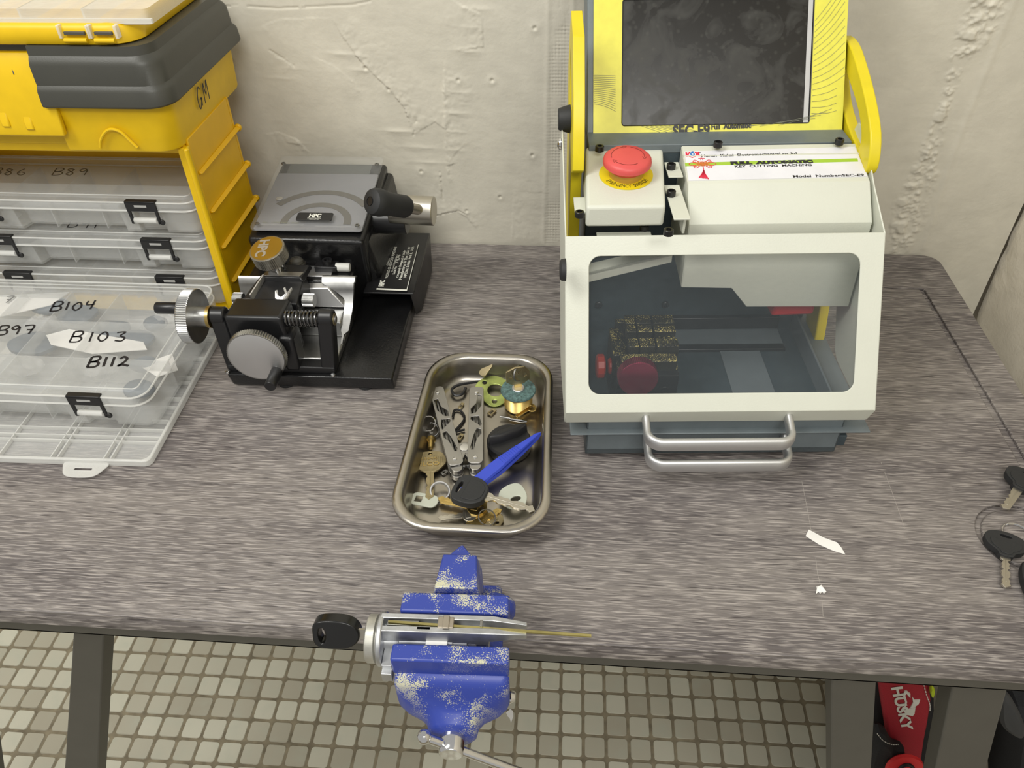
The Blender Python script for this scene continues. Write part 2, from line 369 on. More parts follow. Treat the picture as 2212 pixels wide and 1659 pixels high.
def build_wall():
    # a real relief: trowelled plaster, peeling tape, scrim grid, cracks
    x0, x1, z0, z1, st = -.62, WXR, -.10, .52, .0013
    nx = int((x1-x0)/st)+1; nz = int((z1-z0)/st)+1
    X, Z = np.meshgrid(np.linspace(x0, x1, nx), np.linspace(z0, z1, nz))
    rng = np.random.default_rng(5)
    def fbm(sx, sz, seed):
        r = np.random.default_rng(seed); out = np.zeros_like(X); a = 1
        for o in range(3):
            gx, gz = int((x1-x0)/sx*2**o)+3, int((z1-z0)/sz*2**o)+3; G = r.standard_normal((gz, gx))
            u = (X-x0)/(x1-x0)*(gx-2); v = (Z-z0)/(z1-z0)*(gz-2); i = u.astype(int); j = v.astype(int); fu = u-i; fv = v-j
            fu = fu*fu*(3-2*fu); fv = fv*fv*(3-2*fv)
            out += a*((G[j, i]*(1-fu)+G[j, i+1]*fu)*(1-fv)+(G[j+1, i]*(1-fu)+G[j+1, i+1]*fu)*fv); a *= .5
        return out
    H = fbm(.25, .12, 1)*.0007+fbm(.04, .012, 2)*.00006+fbm(.006, .005, 21)*.00003
    def P(px, py): p = W.y(px, py, WY); return p.x, p.z
    def dist(pts):
        D = np.full(X.shape, 9.); T = np.zeros(X.shape); S = np.zeros(X.shape); pts = [P(*q) for q in pts]; n = len(pts)-1
        for k in range(n):
            ax, az = pts[k]; bx, bz = pts[k+1]; dx, dz = bx-ax, bz-az; L = dx*dx+dz*dz
            t = np.clip(((X-ax)*dx+(Z-az)*dz)/L, 0, 1); d = np.hypot(X-ax-t*dx, Z-az-t*dz); m = d < D
            sd = np.sign((X-ax)*dz-(Z-az)*dx); D = np.where(m, d, D); T = np.where(m, (k+t)/n, T); S = np.where(m, sd, S)
        return D, T, S
    n1 = fbm(.01, .01, 3)
    # peeling edges: a sharp step on one side fading out on the other
    for pts, h, wd, side in (([(560, 60), (600, 42), (715, 37)], .0005, .012, 1), ([(715, 37), (745, 85), (772, 122), (800, 152), (840, 190), (875, 235), (893, 290)], .0013, .020, -1),
                             ([(973, -5), (1000, 12), (1040, 30), (1045, 100), (970, 110)], .0009, .018, 1), ([(960, 130), (958, 200), (960, 250), (963, 330), (965, 358), (990, 350)], .0013, .020, -1),
                             ([(893, 290), (940, 262), (963, 280)], .0008, .014, -1), ([(935, 465), (960, 460), (985, 455), (1010, 470), (1030, 495)], .0012, .012, -1),
                             ([(951, 370), (955, 430)], .0012, .006, 1), ([(590, 122), (620, 128), (634, 140)], .0010, .010, 1), ([(670, 120), (720, 140), (765, 175), (785, 205)], .0005, .010, 1),
                             ([(1110, 410), (1104, 525)], .0006, .03, -1), ([(1110, 412), (1190, 418)], .0004, .02, -1), ([(570, 290), (600, 285), (640, 300), (670, 330)], .0010, .012, 1)):
        D, T, S = dist(pts); H += np.where(S*side > 0, np.exp(-D/wd)*h, 0)*(.5+.5*np.abs(n1)).clip(0, 1.4)*np.clip(np.minimum(T, 1-T)*8, 0, 1)
    # horizontal puckers beside the peels
    for cx, cy, ww, hh, h in ((740, 118, 45, 9, .0022), (775, 152, 30, 8, .0016), (1010, 112, 40, 10, .0022), (990, 200, 40, 8, .0018), (985, 245, 40, 8, .0020), (865, 285, 60, 10, .0026), (905, 320, 60, 9, .0016), (930, 352, 60, 7, .0013), (985, 285, 30, 7, .0016), (985, 325, 28, 7, .0014), (1030, 20, 40, 9, .0016), (640, 150, 40, 12, .0012), (640, 310, 30, 8, .0014), (610, 170, 35, 6, .001), (1020, 60, 40, 8, .0012)):
        x, z = P(cx, cy); sx = ww/2500; sz = hh/2500; u = (X-x)/sx; v = (Z-z)/sz+.25*u
        H += h*.55*np.exp(-u*u-v*v)*np.where(v > 0, 1, .6)
    # cracks and pits
    for pts in ([(470, 14), (520, 12), (600, 18), (680, 14), (760, 10), (800, 2)], [(583, 108), (605, 122), (622, 132), (636, 142)], [(935, 468), (965, 460), (990, 455), (1005, 462)], [(900, 258), (893, 292)], [(958, 200), (964, 215)], [(951, 372), (953, 400), (958, 432)]):
        D, T, S = dist(pts); H -= .0011*np.exp(-(D/.0009)**2)*(n1 > -.6)
    for px, py in ((1063, 173), (840, 192), (1080, 425), (790, 146), (1008, 455), (500, 130), (1155, 60), (910, 370), (1150, 335), (990, 172)):
        x, z = P(px, py); d2 = (X-x)**2+(Z-z)**2; H += .0012*np.exp(-d2/.00003)-.0030*np.exp(-d2/.000004)
    # scrim tape grid near the cutting machine
    D, T, S = dist([(1212, -20), (1209, 120), (1206, 230), (1204, 330), (1196, 520)])
    cell = np.abs(np.sin((X+.02*Z)*PI/.0036))*np.abs(np.sin(Z*PI/.0042))
    patch = np.clip((fbm(.03, .05, 9)+1.0), 0, 1)*np.clip(1.6-D/.010, 0, 1); H += -.0012*cell*patch
    H += .0009*np.exp(-((D-.014)/.003)**2)
    # rough strip of filler to the right of the machine
    D, T, S = dist([(1935, 545), (1960, 470), (2000, 360), (2040, 230), (2075, 120), (2115, 60), (2140, -20)])
    lump = np.maximum(fbm(.010, .008, 11), 0)+.6*np.maximum(fbm(.005, .005, 12), 0)
    H += .0017*np.clip(lump, 0, 2)*np.clip(1.5-D/(.012+.006*np.sin(T*9)), 0, 1)
    D, T, S = dist([(1995, 535), (2060, 330), (2140, 130), (2200, -20)]); H += .0009*np.exp(-(D/.004)**2)
    verts = np.stack([X, WY-H, Z+TZ], -1).reshape(-1, 3)
    i = np.arange(nx-1)[None, :]+np.arange(nz-1)[:, None]*nx
    q = np.stack([i, i+1, i+1+nx, i+nx], -1).reshape(-1, 4)
    me = bpy.data.meshes.new('wall_back'); me.vertices.add(len(verts)); me.vertices.foreach_set('co', verts.ravel())
    me.loops.add(q.size); me.loops.foreach_set('vertex_index', q.ravel()); me.polygons.add(len(q)); me.polygons.foreach_set('loop_start', np.arange(len(q))*4)
    me.polygons.foreach_set('loop_total', np.full(len(q), 4)); me.update(calc_edges=True)
    me.polygons.foreach_set('use_smooth', np.ones(len(q), bool)); me.materials.append(WALLM)
    bm = bmesh.new(); bm.from_mesh(me)
    def bx(x0, y0, z0, x1, y1, z1):
        vs = [bm.verts.new(p) for p in ((x0, y0, z0), (x1, y0, z0), (x1, y1, z0), (x0, y1, z0), (x0, y0, z1), (x1, y0, z1), (x1, y1, z1), (x0, y1, z1))]
        for f in ((3, 2, 1, 0), (4, 5, 6, 7), (0, 1, 5, 4), (1, 2, 6, 5), (2, 3, 7, 6), (3, 0, 4, 7)): bm.faces.new([vs[k] for k in f])
    bx(-2, WY, 0, x0, WY+.08, 1.9); bx(x0, WY, 0, x1, WY+.08, z0+TZ); bx(x0, WY, z1+TZ, x1, WY+.08, 1.9); bx(x0, WY+.004, z0+TZ, x1, WY+.08, z1+TZ)
    bm.to_mesh(me); bm.free()
    o = bpy.data.objects.new('wall_back', me); COL.objects.link(o); struct(o)
build_wall()
b = B()
# right wall: uneven plaster with a broken arris at the corner
rr = random.Random(4); ny, nz = 60, 90; L = []
for j in range(nz+1):
    z = j/nz*1.9; row = []
    for i in range(ny+1):
        y = WY+.004-1.22*(i/ny)**1.3; h = mathutils.noise.noise(Vector((y*9, z*9, 0)))*.004+mathutils.noise.noise(Vector((y*60, z*60, 3)))*.0018
        if i < 6: h += mathutils.noise.noise(Vector((y*70, z*45, 7)))*.004
        row.append((WXR+.008-h, y, z))
    L.append(row)
b.loft(L, False, False, closed=False); b.box(WXR+.016, WY-1.3, 0, WXR+.08, WY+.08, 1.9)
struct(obj('wall_right', b, WALLR))

# ---------------------------------------------------------------- work table
TX0, TX1, TY0, TY1 = -.66, .492, .333, .941
tab = thing('work_table', 'grey wood-grain work table on dark flat steel legs beneath all the tools', 'table', (0, 0, 0))
def tloop(z, ins=0): return [(x, y, z) for x, y in rrect(TX0+ins, TY0+ins, TX1-ins, TY1-ins, .022, 6)]
b = B(); b.loft([tloop(TZ-.020, .002), tloop(TZ-.018), tloop(TZ-.0075), tloop(TZ-.0035, .0012)])
obj('tabletop_core', b, WOOD, tab)
b = B(); zt0 = TZ-.0036
cc = (.412, .464); circ = lambda r, n=48: [(cc[0]+r*math.cos(2*PI*i/n), cc[1]+r*math.sin(2*PI*i/n), zt0) for i in range(n)]
groove = [(.400, .8590), (.400, .8572), (.4425, .8565), (.4440, .853), (.4455, .560), (.4475, .430), (.4560, .430), (.4550, .560), (.4500, .856), (.4480, .8590)]
b.plate(tloop(zt0, .0014), [[(x, y, zt0) for x, y in groove], circ(.0385)[::-1]], (0, 0, .0036))
obj('tabletop_surface', b, WOOD, tab, bev=.0018, seg=3)
b = B(); b.loft([[(x, y, zt0) for x, y, _ in circ(.0335)], [(x, y, zt0+.0030) for x, y, _ in circ(.0325)]]); obj('routed_disc', b, WOOD, tab, bev=.001)
b = B(); b.box(TX0+.02, .3355, TZ-.035, TX1-.02, .3385, TZ-.020); b.box(TX0+.02, .3355, TZ-.035, TX1-.02, .365, TZ-.032); b.box(TX0+.02, .915, TZ-.046, TX1-.02, .935, TZ-.020)
obj('steel_rail', b, DKF, tab, bev=.0008)
SCR = M('pale_scratch', lin(170, 163, 156), .7)
for s_ in ([(1732, 1040), (1742, 1090), (1752, 1145)], [(1762, 1205), (1766, 1240), (1772, 1262)], [(1775, 1290), (1778, 1332)], [(1911, 1020), (1925, 1058), (1940, 1100), (1955, 1142)], [(1903, 998), (1904, 1003)]):
    b = B(); ribbon(b, [V(W.z(*q, 0).x, W.z(*q, 0).y, TZ+.00003) for q in s_], (0, 0, 1), .00030, .00008); obj('scratch_mark', b, SCR, tab, smooth=False)
def leg(xt, xb, wd, wb=None):
    wb = wb or wd; z1, z0 = TZ-.035, .004
    b = B(); b.hexa([(xb-wb/2, .338, z0), (xb+wb/2, .338, z0), (xb+wb/2, .362, z0), (xb-wb/2, .362, z0), (xt-wd/2, .338, z1), (xt+wd/2, .338, z1), (xt+wd/2, .362, z1), (xt-wd/2, .362, z1)])
    o = obj('leg', b, DKF, tab, bev=.0015)
leg(-.408, -.708, .028, .056); leg(.2435, .4215, .036, .041); leg(.343, .519, .043, .053); leg(-.54, -.84, .04, .05)

# ---------------------------------------------------------------- parts tray
tray = thing('parts_tray', 'stainless steel tray with rounded corners holding keys and small parts', 'tray', (0, 0, TZ))
def trl(ins, z, r, x0=-.1545, y0=.4175, x1=-.0087, y1=.6620, sk=.0065):
    out = []
    for x, y in rrect(x0+ins, y0+ins, x1-ins, y1-ins, max(r-ins*.6, .004), 8):
        t = (y-y0)/(y1-y0); k = 1-.085*t; cx = (x0+x1)/2
        out.append((cx+(x-cx)*k-.000+(t-.5)*.0, y, z))
    return out
TC = Fr((0, 0, TZ))
b = B(); R0 = .042
b.loft([trl(.0000, .0270, R0), trl(-.0006, .0285, R0), trl(.0002, .0305, R0), trl(.0030, .0312, R0), trl(.0068, .0306, R0), trl(.0088, .0285, R0), trl(.0105, .020, R0), trl(.0125, .010, R0), trl(.0145, .0045, R0), trl(.0185, .0022, R0), trl(.024, .0018, R0)], cap0=False)
b.loft([trl(.0000, .0270, R0), trl(.0006, .0284, R0), trl(.0078, .0275, R0), trl(.0096, .020, R0), trl(.0116, .009, R0), trl(.0136, .0035, R0), trl(.0180, .0008, R0), trl(.024, .0004, R0)], cap0=False)
obj('tray_body', b, TRAYM, tray, ang=60)
FT = .002   # tray floor height above the table
def at(px, py, z=FT): p = W.z(px, py, z); return Vector((p.x, p.y, TZ+z))

def blade(b, length, wd, th, cuts=(), both=False, root=.0, tip=.004, z0=0):
    """key blade along +y from root, teeth cut on +x side"""
    n = 26; xs = []
    hw = wd/2
    R = []; Lf = []
    for i in range(n+1):
        t = i/n; y = root+t*(length-tip); c = cuts[int(t*len(cuts)) % len(cuts)] if cuts and t > .18 else 0
        if cuts and t > .18: 
            f = (t*len(cuts)) % 1; c = c*(1-abs(2*f-1)*.75)
        R.append((hw-c*wd*.35, y, z0)); Lf.append((-(hw-(c*wd*.35 if both else 0)), y, z0))
    pts = R+[(0.0008, root+length, z0)]+Lf[::-1]
    b.prism(pts, (0, 0, th)); return b
def place(o, px, py, z, ax, ay):
    """put a flat thing at a table point, its +y towards another table point"""
    p = W.z(px, py, z); q = W.z(ax, ay, z); d = q-p; o.location = (p.x, p.y, TZ+z); o.rotation_euler = (0, 0, math.atan2(d.y, d.x)-PI/2); return o

# multitool, unfolded in a V
mt = thing('multitool', 'grey steel multitool folded open in a V on the tray floor', 'multitool', (.0012, 0, TZ+.001))
zt = .0165; hinge = [W.z(982, 1000, zt), W.z(1024, 996, zt)]; ends = [W.z(941, 842, zt), W.z(1027, 842, zt)]
for k in (0, 1):
    h = hinge[k]; e = ends[k]; d = (e-h); Ln = d.length; d.normalize(); s = Vector((d.y, -d.x, 0)); wd = .0076
    def q(u, v, z=0): return h+d*u+s*(v)+Vector((0, 0, z-zt))
    outl = [q(x, y, zt) for x, y in rrect(-.003, -wd, Ln+.004, wd, .0045, 5)]
    sg = 1 if k == 0 else -1
    hole1 = [q(x, y*sg, zt) for x, y in [(.015, .0042), (.018, .0050), (.036, .0018), (.045, -.0012), (.043, -.0052), (.037, -.0056), (.030, -.0010), (.015, .0018)]]
    hole2 = [q(x, y*sg, zt) for x, y in [(.048, -.0045), (.050, -.0058), (.063, -.0030), (.062, .0052), (.058, .0056)]]
    hole3 = [q(x, y*sg, zt) for x, y in [(.066, .0054), (.074, .0056), (.082, -.0002), (.095, -.0014), (.094, -.0056), (.078, -.0052), (.067, .0010)]]
    if k: hole1, hole2, hole3 = hole1[::-1], hole2[::-1], hole3[::-1]
    sc = Ln/.105
    hs = [[h+(Vector(p)-h-Vector((0, 0, 0)))*1 for p in ho_] for ho_ in (hole1, hole2, hole3)]
    b = B(); b.plate(outl, hs, (0, 0, -.0014)); b.plate([h+(p-h)*.985-V(0, 0, .0110) for p in outl], [], (0, 0, -.0012))
    hd = obj('handle', b, STL, mt, bev=.0003)
    b = B()
    for j, off in enumerate((-.0052, -.0022, .0012, .0045)):
        p0 = q(.006, off-.0008, zt-.0120); L2 = Ln-.01-j*.004
        b.hexa([q(.006, off-.0009, zt-.0120), q(L2, off-.0009, zt-.0120), q(L2, off+.0009, zt-.0120), q(.006, off+.0009, zt-.0120), q(.006, off-.0009, zt-.003), q(L2, off-.0009, zt-.003-.001*j), q(L2, off+.0009, zt-.003-.001*j), q(.006, off+.0009, zt-.003)])
    obj('folded_blade', b, DSTL, mt, bev=.0002)
    for u in (.0045, Ln-.006):
        b = B(); b.lathe([(.0022, 0), (.0020, .0007), (.0012, .001)], q(u, 0, zt), (0, 0, 1), 16); obj('rivet', b, CHR, mt)
    b = B(); b.lathe([(.0062, 0), (.0062, .005)], q(-.006, 0, .0028), (0, 0, 1), 20); b.lathe([(.0056, 0), (.0056, .0060)], q(-.0045, 0, .0082), (0, 0, 1), 20); obj('hinge_barrel', b, STL, mt, bev=.0003)
m0 = (hinge[0]+hinge[1])/2; pv = W.z(1000, 966, zt); b = B()
b.lathe([(.0080, 0), (.0080, .004), (.0075, .0046)], pv+V(0, 0, -.006), (0, 0, 1), 26)
b.hexa([V(hinge[0].x-.002, hinge[0].y-.001, .009), V(hinge[0].x+.004, hinge[0].y-.002, .009), V(pv.x+.004, pv.y, .009), V(pv.x-.007, pv.y, .009), V(hinge[0].x-.002, hinge[0].y-.001, .0150), V(hinge[0].x+.004, hinge[0].y-.002, .0150), V(pv.x+.004, pv.y, .0150), V(pv.x-.007, pv.y, .0150)])
b.hexa([V(hinge[1].x-.004, hinge[1].y-.001, .009), V(hinge[1].x+.002, hinge[1].y-.002, .009), V(pv.x+.007, pv.y, .009), V(pv.x-.004, pv.y, .009), V(hinge[1].x-.004, hinge[1].y-.001, .0145), V(hinge[1].x+.002, hinge[1].y-.002, .0145), V(pv.x+.007, pv.y, .0145), V(pv.x-.004, pv.y, .0145)])
obj('plier_head', b, STL, mt, bev=.0004)
b = B(); b.lathe([(.0052, 0), (.0048, .0006), (.003, .001)], pv+V(0, 0, -.0013), (0, 0, 1), 24); obj('pivot_disc', b, CHR, mt)
b = B(); pts = [hinge[0]+(hinge[1]-hinge[0])*(.2+.6*t/60)+V(0, -.003+.0016*math.sin(t*.9), -.004+.0016*math.cos(t*.9)) for t in range(61)]
b.tube(pts, .0003, 5); obj('return_spring', b, DSTL, mt)

# big flat key on a ring (left side of the tray)
def ring(name, label, px, py, z, r, wire, mat, tilt=(0, 0), cat='key ring', group=None):
    o = thing(name, label, cat, tuple(at(px, py, z)), 0, group); b = B()
    n = 40
    for k in (0, 1): b.tube([(r*math.cos(2*PI*i/n), r*math.sin(2*PI*i/n), k*wire*1.7) for i in range(n)], wire, 6, closed=True)
    b2 = obj('wire_loop', b, mat, o); o.rotation_euler = (tilt[0], tilt[1], 0); return o
k1 = thing('house_key', 'grey-brass house key with a ribbed round head, left of the multitool', 'key')
b = B(); hp = smooth2([(.010, .002, 0), (.0165, .010, 0), (.0170, .018, 0), (.012, .0265, 0), (.004, .0285, 0), (-.004, .0285, 0), (-.012, .0265, 0), (-.0170, .018, 0), (-.0165, .010, 0), (-.010, .002, 0), (-.004, -.001, 0), (.004, -.001, 0)], 4)
b.plate(hp, [[(.002*math.cos(2*PI*i/14), .0245+.002*math.sin(2*PI*i/14), 0) for i in range(14)][::-1]], (0, 0, .0022))
for x in [-.0135+.0022*i for i in range(13)]:
    yb = .008 if abs(x) > .011 else .004; b.box(x-.0004, yb+.003, .0022, x+.0004, .0235-abs(x)*.35, .0026) if abs(x) > .0025 else None
obj('head', b, BRSD, k1, bev=.0003)
me = text('ILCO', .0075, (-.010, .0075, .0026), (1, 0, 0), (0, 1, 0), BRS, k1, .020, lift=.0001)
text('1054K', .0042, (-.009, .0165, .0026), (1, 0, 0), (0, 1, 0), BRS, k1, .017)
b = B(); blade(b, .041, .0088, .0020, cuts=(.2, .7, .3, .8, .5, .2)); b.box(-.0012, .003, .0020, -.0002, .034, .0023)
bl = obj('blade', b, BRSD, k1, bev=.0003); bl.rotation_euler = (0, 0, PI); bl.location = (0, .002, 0)
k1.scale = (.92, .92, .92); place(k1, 929, 1020, .0065, 915, 960); k1.rotation_euler.z = math.radians(8)
r1 = ring('key_ring', 'shiny double-wound key ring above the ribbed house key', 930, 930, .006, .0085, .0006, CHR, (.25, .1))
r1b = ring('key_ring', 'second wire ring leaning on the left tray wall', 927, 915, .014, .0075, .0005, CHR, (.7, -.4))
k1b = thing('brass_clip', 'small brass swivel stub between the ring and the ribbed house key', 'clip', tuple(at(930, 953, .007)))
b = B(); b.lathe([(.0045, 0), (.0048, .003), (.0030, .004), (.0026, .014)], (0, .004, 0), (.12, -1, 0), 16); obj('stub', b, BRS, k1b)

# black plastic headed car keys
def car_key(name, label, mat_b, shape='round', ln=.045, grp=None, hole=True, z0=.0025, cuts=(.3, .9, .4, .7, .2, .8), s=1, both=True):
    o = thing(name, label, 'key', (0, 0, 0), 0, grp)
    if shape == 'round': pts = [(.0055, -.001), (.0085, .004), (.0165, .010), (.0195, .018), (.0175, .025), (.010, .0295), (0, .031), (-.010, .0295), (-.0175, .025), (-.0195, .018), (-.0165, .010), (-.0085, .004), (-.0055, -.001)]
    else: pts = [(.006, -.001), (.012, .003), (.0155, .010), (.0160, .020), (.0135, .027), (.006, .030), (-.006, .030), (-.0135, .027), (-.0160, .020), (-.0155, .010), (-.012, .003), (-.006, -.001)]
    out = smooth2([(x, y, 0) for x, y in pts], 4); c = Vector((0, .015, 0))
    def lp(k, z): return [c+(p-c)*k+V(0, 0, z) for p in out]
    b = B()
    if hole:
        hl = [(.0058*math.cos(2*PI*i/16)*(1 if shape == 'round' else 1.25), .0248+.0019*math.sin(2*PI*i/16), 0) for i in range(16)]
        b.plate(lp(1, 0), [hl[::-1]], (0, 0, .0075))
        hb = obj('head', b, BLKR, o, bev=.0022, seg=3)
    else:
        b.loft([lp(.86, 0), lp(.97, .0012), lp(1, .0035), lp(.97, .0062), lp(.88, .0078), lp(.7, .0084)]); hb = obj('head', b, BLKR, o)
    b = B(); c2 = Vector((0, .0135, 0)); oo = [c2+(p-c)*.74+V(0, 0, .0074) for p in out if p.y < .0225]
    b.prism(oo, (0, 0, .0007)); obj('raised_panel', b, BLKR, o, bev=.0003)
    b = B(); blade(b, ln, .0092, .0024, cuts, both, root=0); b.box(-.0007, .004, .0024, .0003, ln-.008, .0027)
    bl = obj('blade', b, mat_b, o, bev=.0003); bl.rotation_euler = (0, 0, PI); bl.location = (0, .002, z0)
    o.scale = (s, s, s); return o
ck = car_key('car_key', 'black square-headed car key lying over the tweezers in the tray', NKL, 'square', .050, s=1.02)
place(ck, 1048, 1078, .0185, 962, 1040); ck.rotation_euler = (math.radians(0), 0, math.atan2(*(lambda d: (d.y, d.x))(W.z(968, 1055, .01)-W.z(1048, 1078, .01)))-PI/2)

# blue tweezers
tw = thing('plastic_tweezers', 'blue plastic tweezers reaching to the right tray wall', 'tweezers')
p0 = W.z(1003, 1064, .010); p1 = W.z(1168, 936, .026); d = (p1-p0); L_ = d.length; d.normalize(); s = V(-d.y, d.x, 0).normalized(); u = d.cross(s).normalized()
u = -u if u.z < 0 else u
def T3(a, c, h): return V(p0.x, p0.y, p0.z+TZ)+d*a+s*c+u*h
for sg in (1, -1):
    b = B(); secs = []
    for a, wd, hh, th in ((0, .0066, .0012, .0030), (.040, .0070, .0032, .0026), (.046, .0066, .0034, .0024), (.066, .0048, .0034, .0022), (.092, .0020, .0026, .0016), (L_, .0007, .0010, .0010)):
        h0 = hh*sg; t = th*.5
        secs.append([T3(a, -wd, h0-t), T3(a, wd, h0-t), T3(a, wd*.8, h0+t), T3(a, -wd*.8, h0+t)])
    b.loft(secs)
    if sg > 0:
        for i in range(9): a = .047+i*.0026; w_ = .0062-.00024*i; b.loft([[T3(a, -w_*.85, .0042), T3(a+.0011, -w_*.85, .0042), T3(a+.0011, w_*.85, .0042), T3(a, w_*.85, .0042)], [T3(a, -w_*.85, .0052), T3(a+.0011, -w_*.85, .0052), T3(a+.0011, w_*.85, .0052), T3(a, w_*.85, .0052)]])
    obj('arm', b, TBL, tw, bev=.0003)
# black round rotary grip under the tweezers
cp = thing('turn_knob', 'black domed turning knob with a raised fin under the tweezers tip', 'knob', tuple(at(1100, 968, .003)))
b = B(); b.lathe([(.0212, 0), (.0222, .003), (.0222, .011), (.0205, .0135), (.001, .0145)], (0, 0, 0), (0, 0, 1), 40); obj('base_disc', b, BLK, cp)
b = B(); fin = [( -.0215, -.004), (-.010, -.0065), (.010, -.0045), (.0215, .001), (.012, .0035), (-.010, .001)]
b.loft([[(x*1.02, y-.0+.002, .010) for x, y in fin], [(x, y+.004, .021) for x, y in fin], [(x*.92, y*.8+.005, .0235) for x, y in fin]]); f_ = obj('grip_fin', b, BLK, cp, bev=.001); cp.rotation_euler = (0, 0, math.radians(25)); f_.rotation_euler = (0, 0, 0)
# brass mortise cylinder with key
mc = thing('lock_cylinder', 'brass threaded lock cylinder with a teal smeared rim in the tray corner', 'lock cylinder', tuple(at(1120, 875, .003)))
prof = [(.0145, 0), (.0150, .001)]
for i in range(13): prof += [(.0150, .002+i*.0013), (.0143, .0026+i*.0013)]
b = B(); b.lathe(prof+[(.0148, .020)], (0, 0, 0), (0, .0, 1), 44); obj('threaded_body', b, BRS, mc)
b = B(); b.lathe([(.0180, .020), (.0186, .0215), (.0180, .0232), (.0070, .0238)], (0, 0, 0), (0, 0, 1), 44)
obj('rim', b, M('teal_oxidised_rim', lin(88, 116, 114), .55, noise=(400, .5), bump=(500, .6, .0015)), mc)
b = B(); b.lathe([(.0066, .0236), (.0066, .0250), (.0060, .0256)], (0, 0, 0), (0, 0, 1), 30); obj('plug_face', b, ALUS, mc)
k2 = thing('house_key', 'brass key standing upright in the lock cylinder with triangular cut-outs', 'key', tuple(at(1120, 875, .003)))
Kz = .0256; kx = V(.93, .30, 0).normalized(); b = B()
def K(u_, v_): return kx*u_+V(0, .0, Kz+.004+v_)
hd = [K(x, y) for x, y in [(-.006, 0), (.006, 0), (.0125, .005), (.0125, .015), (.007, .0225), (-.003, .0230), (-.0125, .0185), (-.0125, .005)]]
tri = lambda *p: [K(x, y) for x, y in p]
b.plate(hd, [tri((-.0095, .0100), (-.0060, .0085), (-.0075, .0150)), tri((-.003, .0190), (.0035, .0190), (.0003, .0135)), tri((.0060, .0085), (.0095, .0105), (.0075, .0150))], V(-.3, .93, 0)*.002)
obj('head', b, BRSD, k2, bev=.0002)
b = B(); b.prism([K(-.0042, -.004), K(.0042, -.004), K(.0042, .001), K(-.0042, .001)], V(-.3, .93, 0)*.002); obj('blade', b, BRS, k2, bev=.0002)
r2 = ring('key_ring', 'thin wire ring hanging through the upright brass key', 1119, 806, .046, .0085, .0005, DSTL, (0, 0)); r2.rotation_euler = (math.radians(80), math.radians(20), math.radians(60))
# cam plate, hex key, hook wires, small wafers
pl = thing('lock_plate', 'iridescent yellow zinc oval lock plate with three holes beside the brass cylinder', 'plate', tuple(at(1062, 846, .006)))
hc = lambda x, y, r, n=20: [(x+r*math.cos(2*PI*i/n), y+r*math.sin(2*PI*i/n), 0) for i in range(n)][::-1]
b = B(); b.plate(smooth2([(-.017, .010, 0), (-.006, .020, 0), (.008, .020, 0), (.019, .010, 0), (.021, -.006, 0), (.012, -.018, 0), (.001, -.021, 0), (-.008, -.014, 0), (-.016, 0, 0)], 4), [hc(.004, .001, .0085, 28), hc(-.0075, .012, .0025), hc(.003, -.0145, .0028), hc(.015, .010, .0018)], (0, 0, .0014))
obj('pressed_plate', b, M('yellow_zinc_plating', (.42, .50, .16), .3, .85, noise=(60, .5)), pl, bev=.0004); pl.rotation_euler = (math.radians(10), 0, .1)
def wire(name, label, pts, r, mat, cat, part='rod', closed=False, z=None):
    o = thing(name, label, cat); b = B(); P_ = [at(*p) for p in pts]; b.tube(smooth2(P_, 6, closed), r, 8, closed); obj(part, b, mat, o); return o
wire('hook_tool', 'black hooked rod looping beside the top of the multitool', [(1062, 822, .008), (1020, 826, .008), (990, 832, .008), (976, 842, .007), (984, 854, .006), (1000, 850, .006), (1006, 838, .006)], .0016, BLK, 'hook')
wire('hook_tool', 'black wire with a small loop crossing between the multitool handles', [(1004, 928, .004), (975, 935, .004), (983, 930, .004), (1003, 905, .004), (996, 888, .004), (982, 886, .004), (978, 900, .004)], .0012, BLK, 'hook')
def tab(name, label, px, py, ax, ay, w_, h_, z, mat, holes=(), th=.0012, part='flat_body', rr_=.001, cat='wafer'):
    o = thing(name, label, cat); b = B(); b.plate([(x, y, 0) for x, y in rrect(-w_/2, 0, w_/2, h_, min(rr_, w_/2-.0001), 5)], [[(x, y, 0) for x, y in h] for h in holes], (0, 0, th)); obj(part, b, mat, o, bev=min(.0003, th*.3)); place(o, px, py, z, ax, ay); return o
def rect(x0, y0, x1, y1): return [(x0, y0), (x0, y1), (x1, y1), (x1, y0)]
tab('lock_wafer', 'tiny brown wafer between the multitool handles, upper one', 992, 884, 1004, 866, .004, .0100, FT+.001, BRSD, [rect(-.001, .003, .001, .007)])
tab('lock_wafer', 'tiny brown wafer right of the multitool beside the lock plate', 1056, 897, 1070, 884, .0060, .0105, FT+.001, BRSD, [rect(-.0015, .002, .0015, .008)])
tab('lock_wafer', 'tiny brown wafer between the multitool handles, lower one', 990, 952, 1002, 934, .0045, .0100, FT+.001, BRSD, [rect(-.001, .003, .001, .007)])
tab('lock_wafer', 'tiny steel wafer below the left multitool hinge', 954, 1025, 965, 1018, .0045, .0070, FT+.001, DSTL, [rect(-.001, .002, .001, .005)])
tab('cam_strip', 'pale zinc cam strip with a square hole at the left of the tray', 946, 1087, 877, 1074, .0150, .0270, .006, PZN, [rect(-.0038, .0155, .0038, .0225)], .0016, rr_=.0065, cat='cam')
o = thing('key_blank', 'flat silver key head with an oval slot at the lower right of the tray', 'key'); b = B()
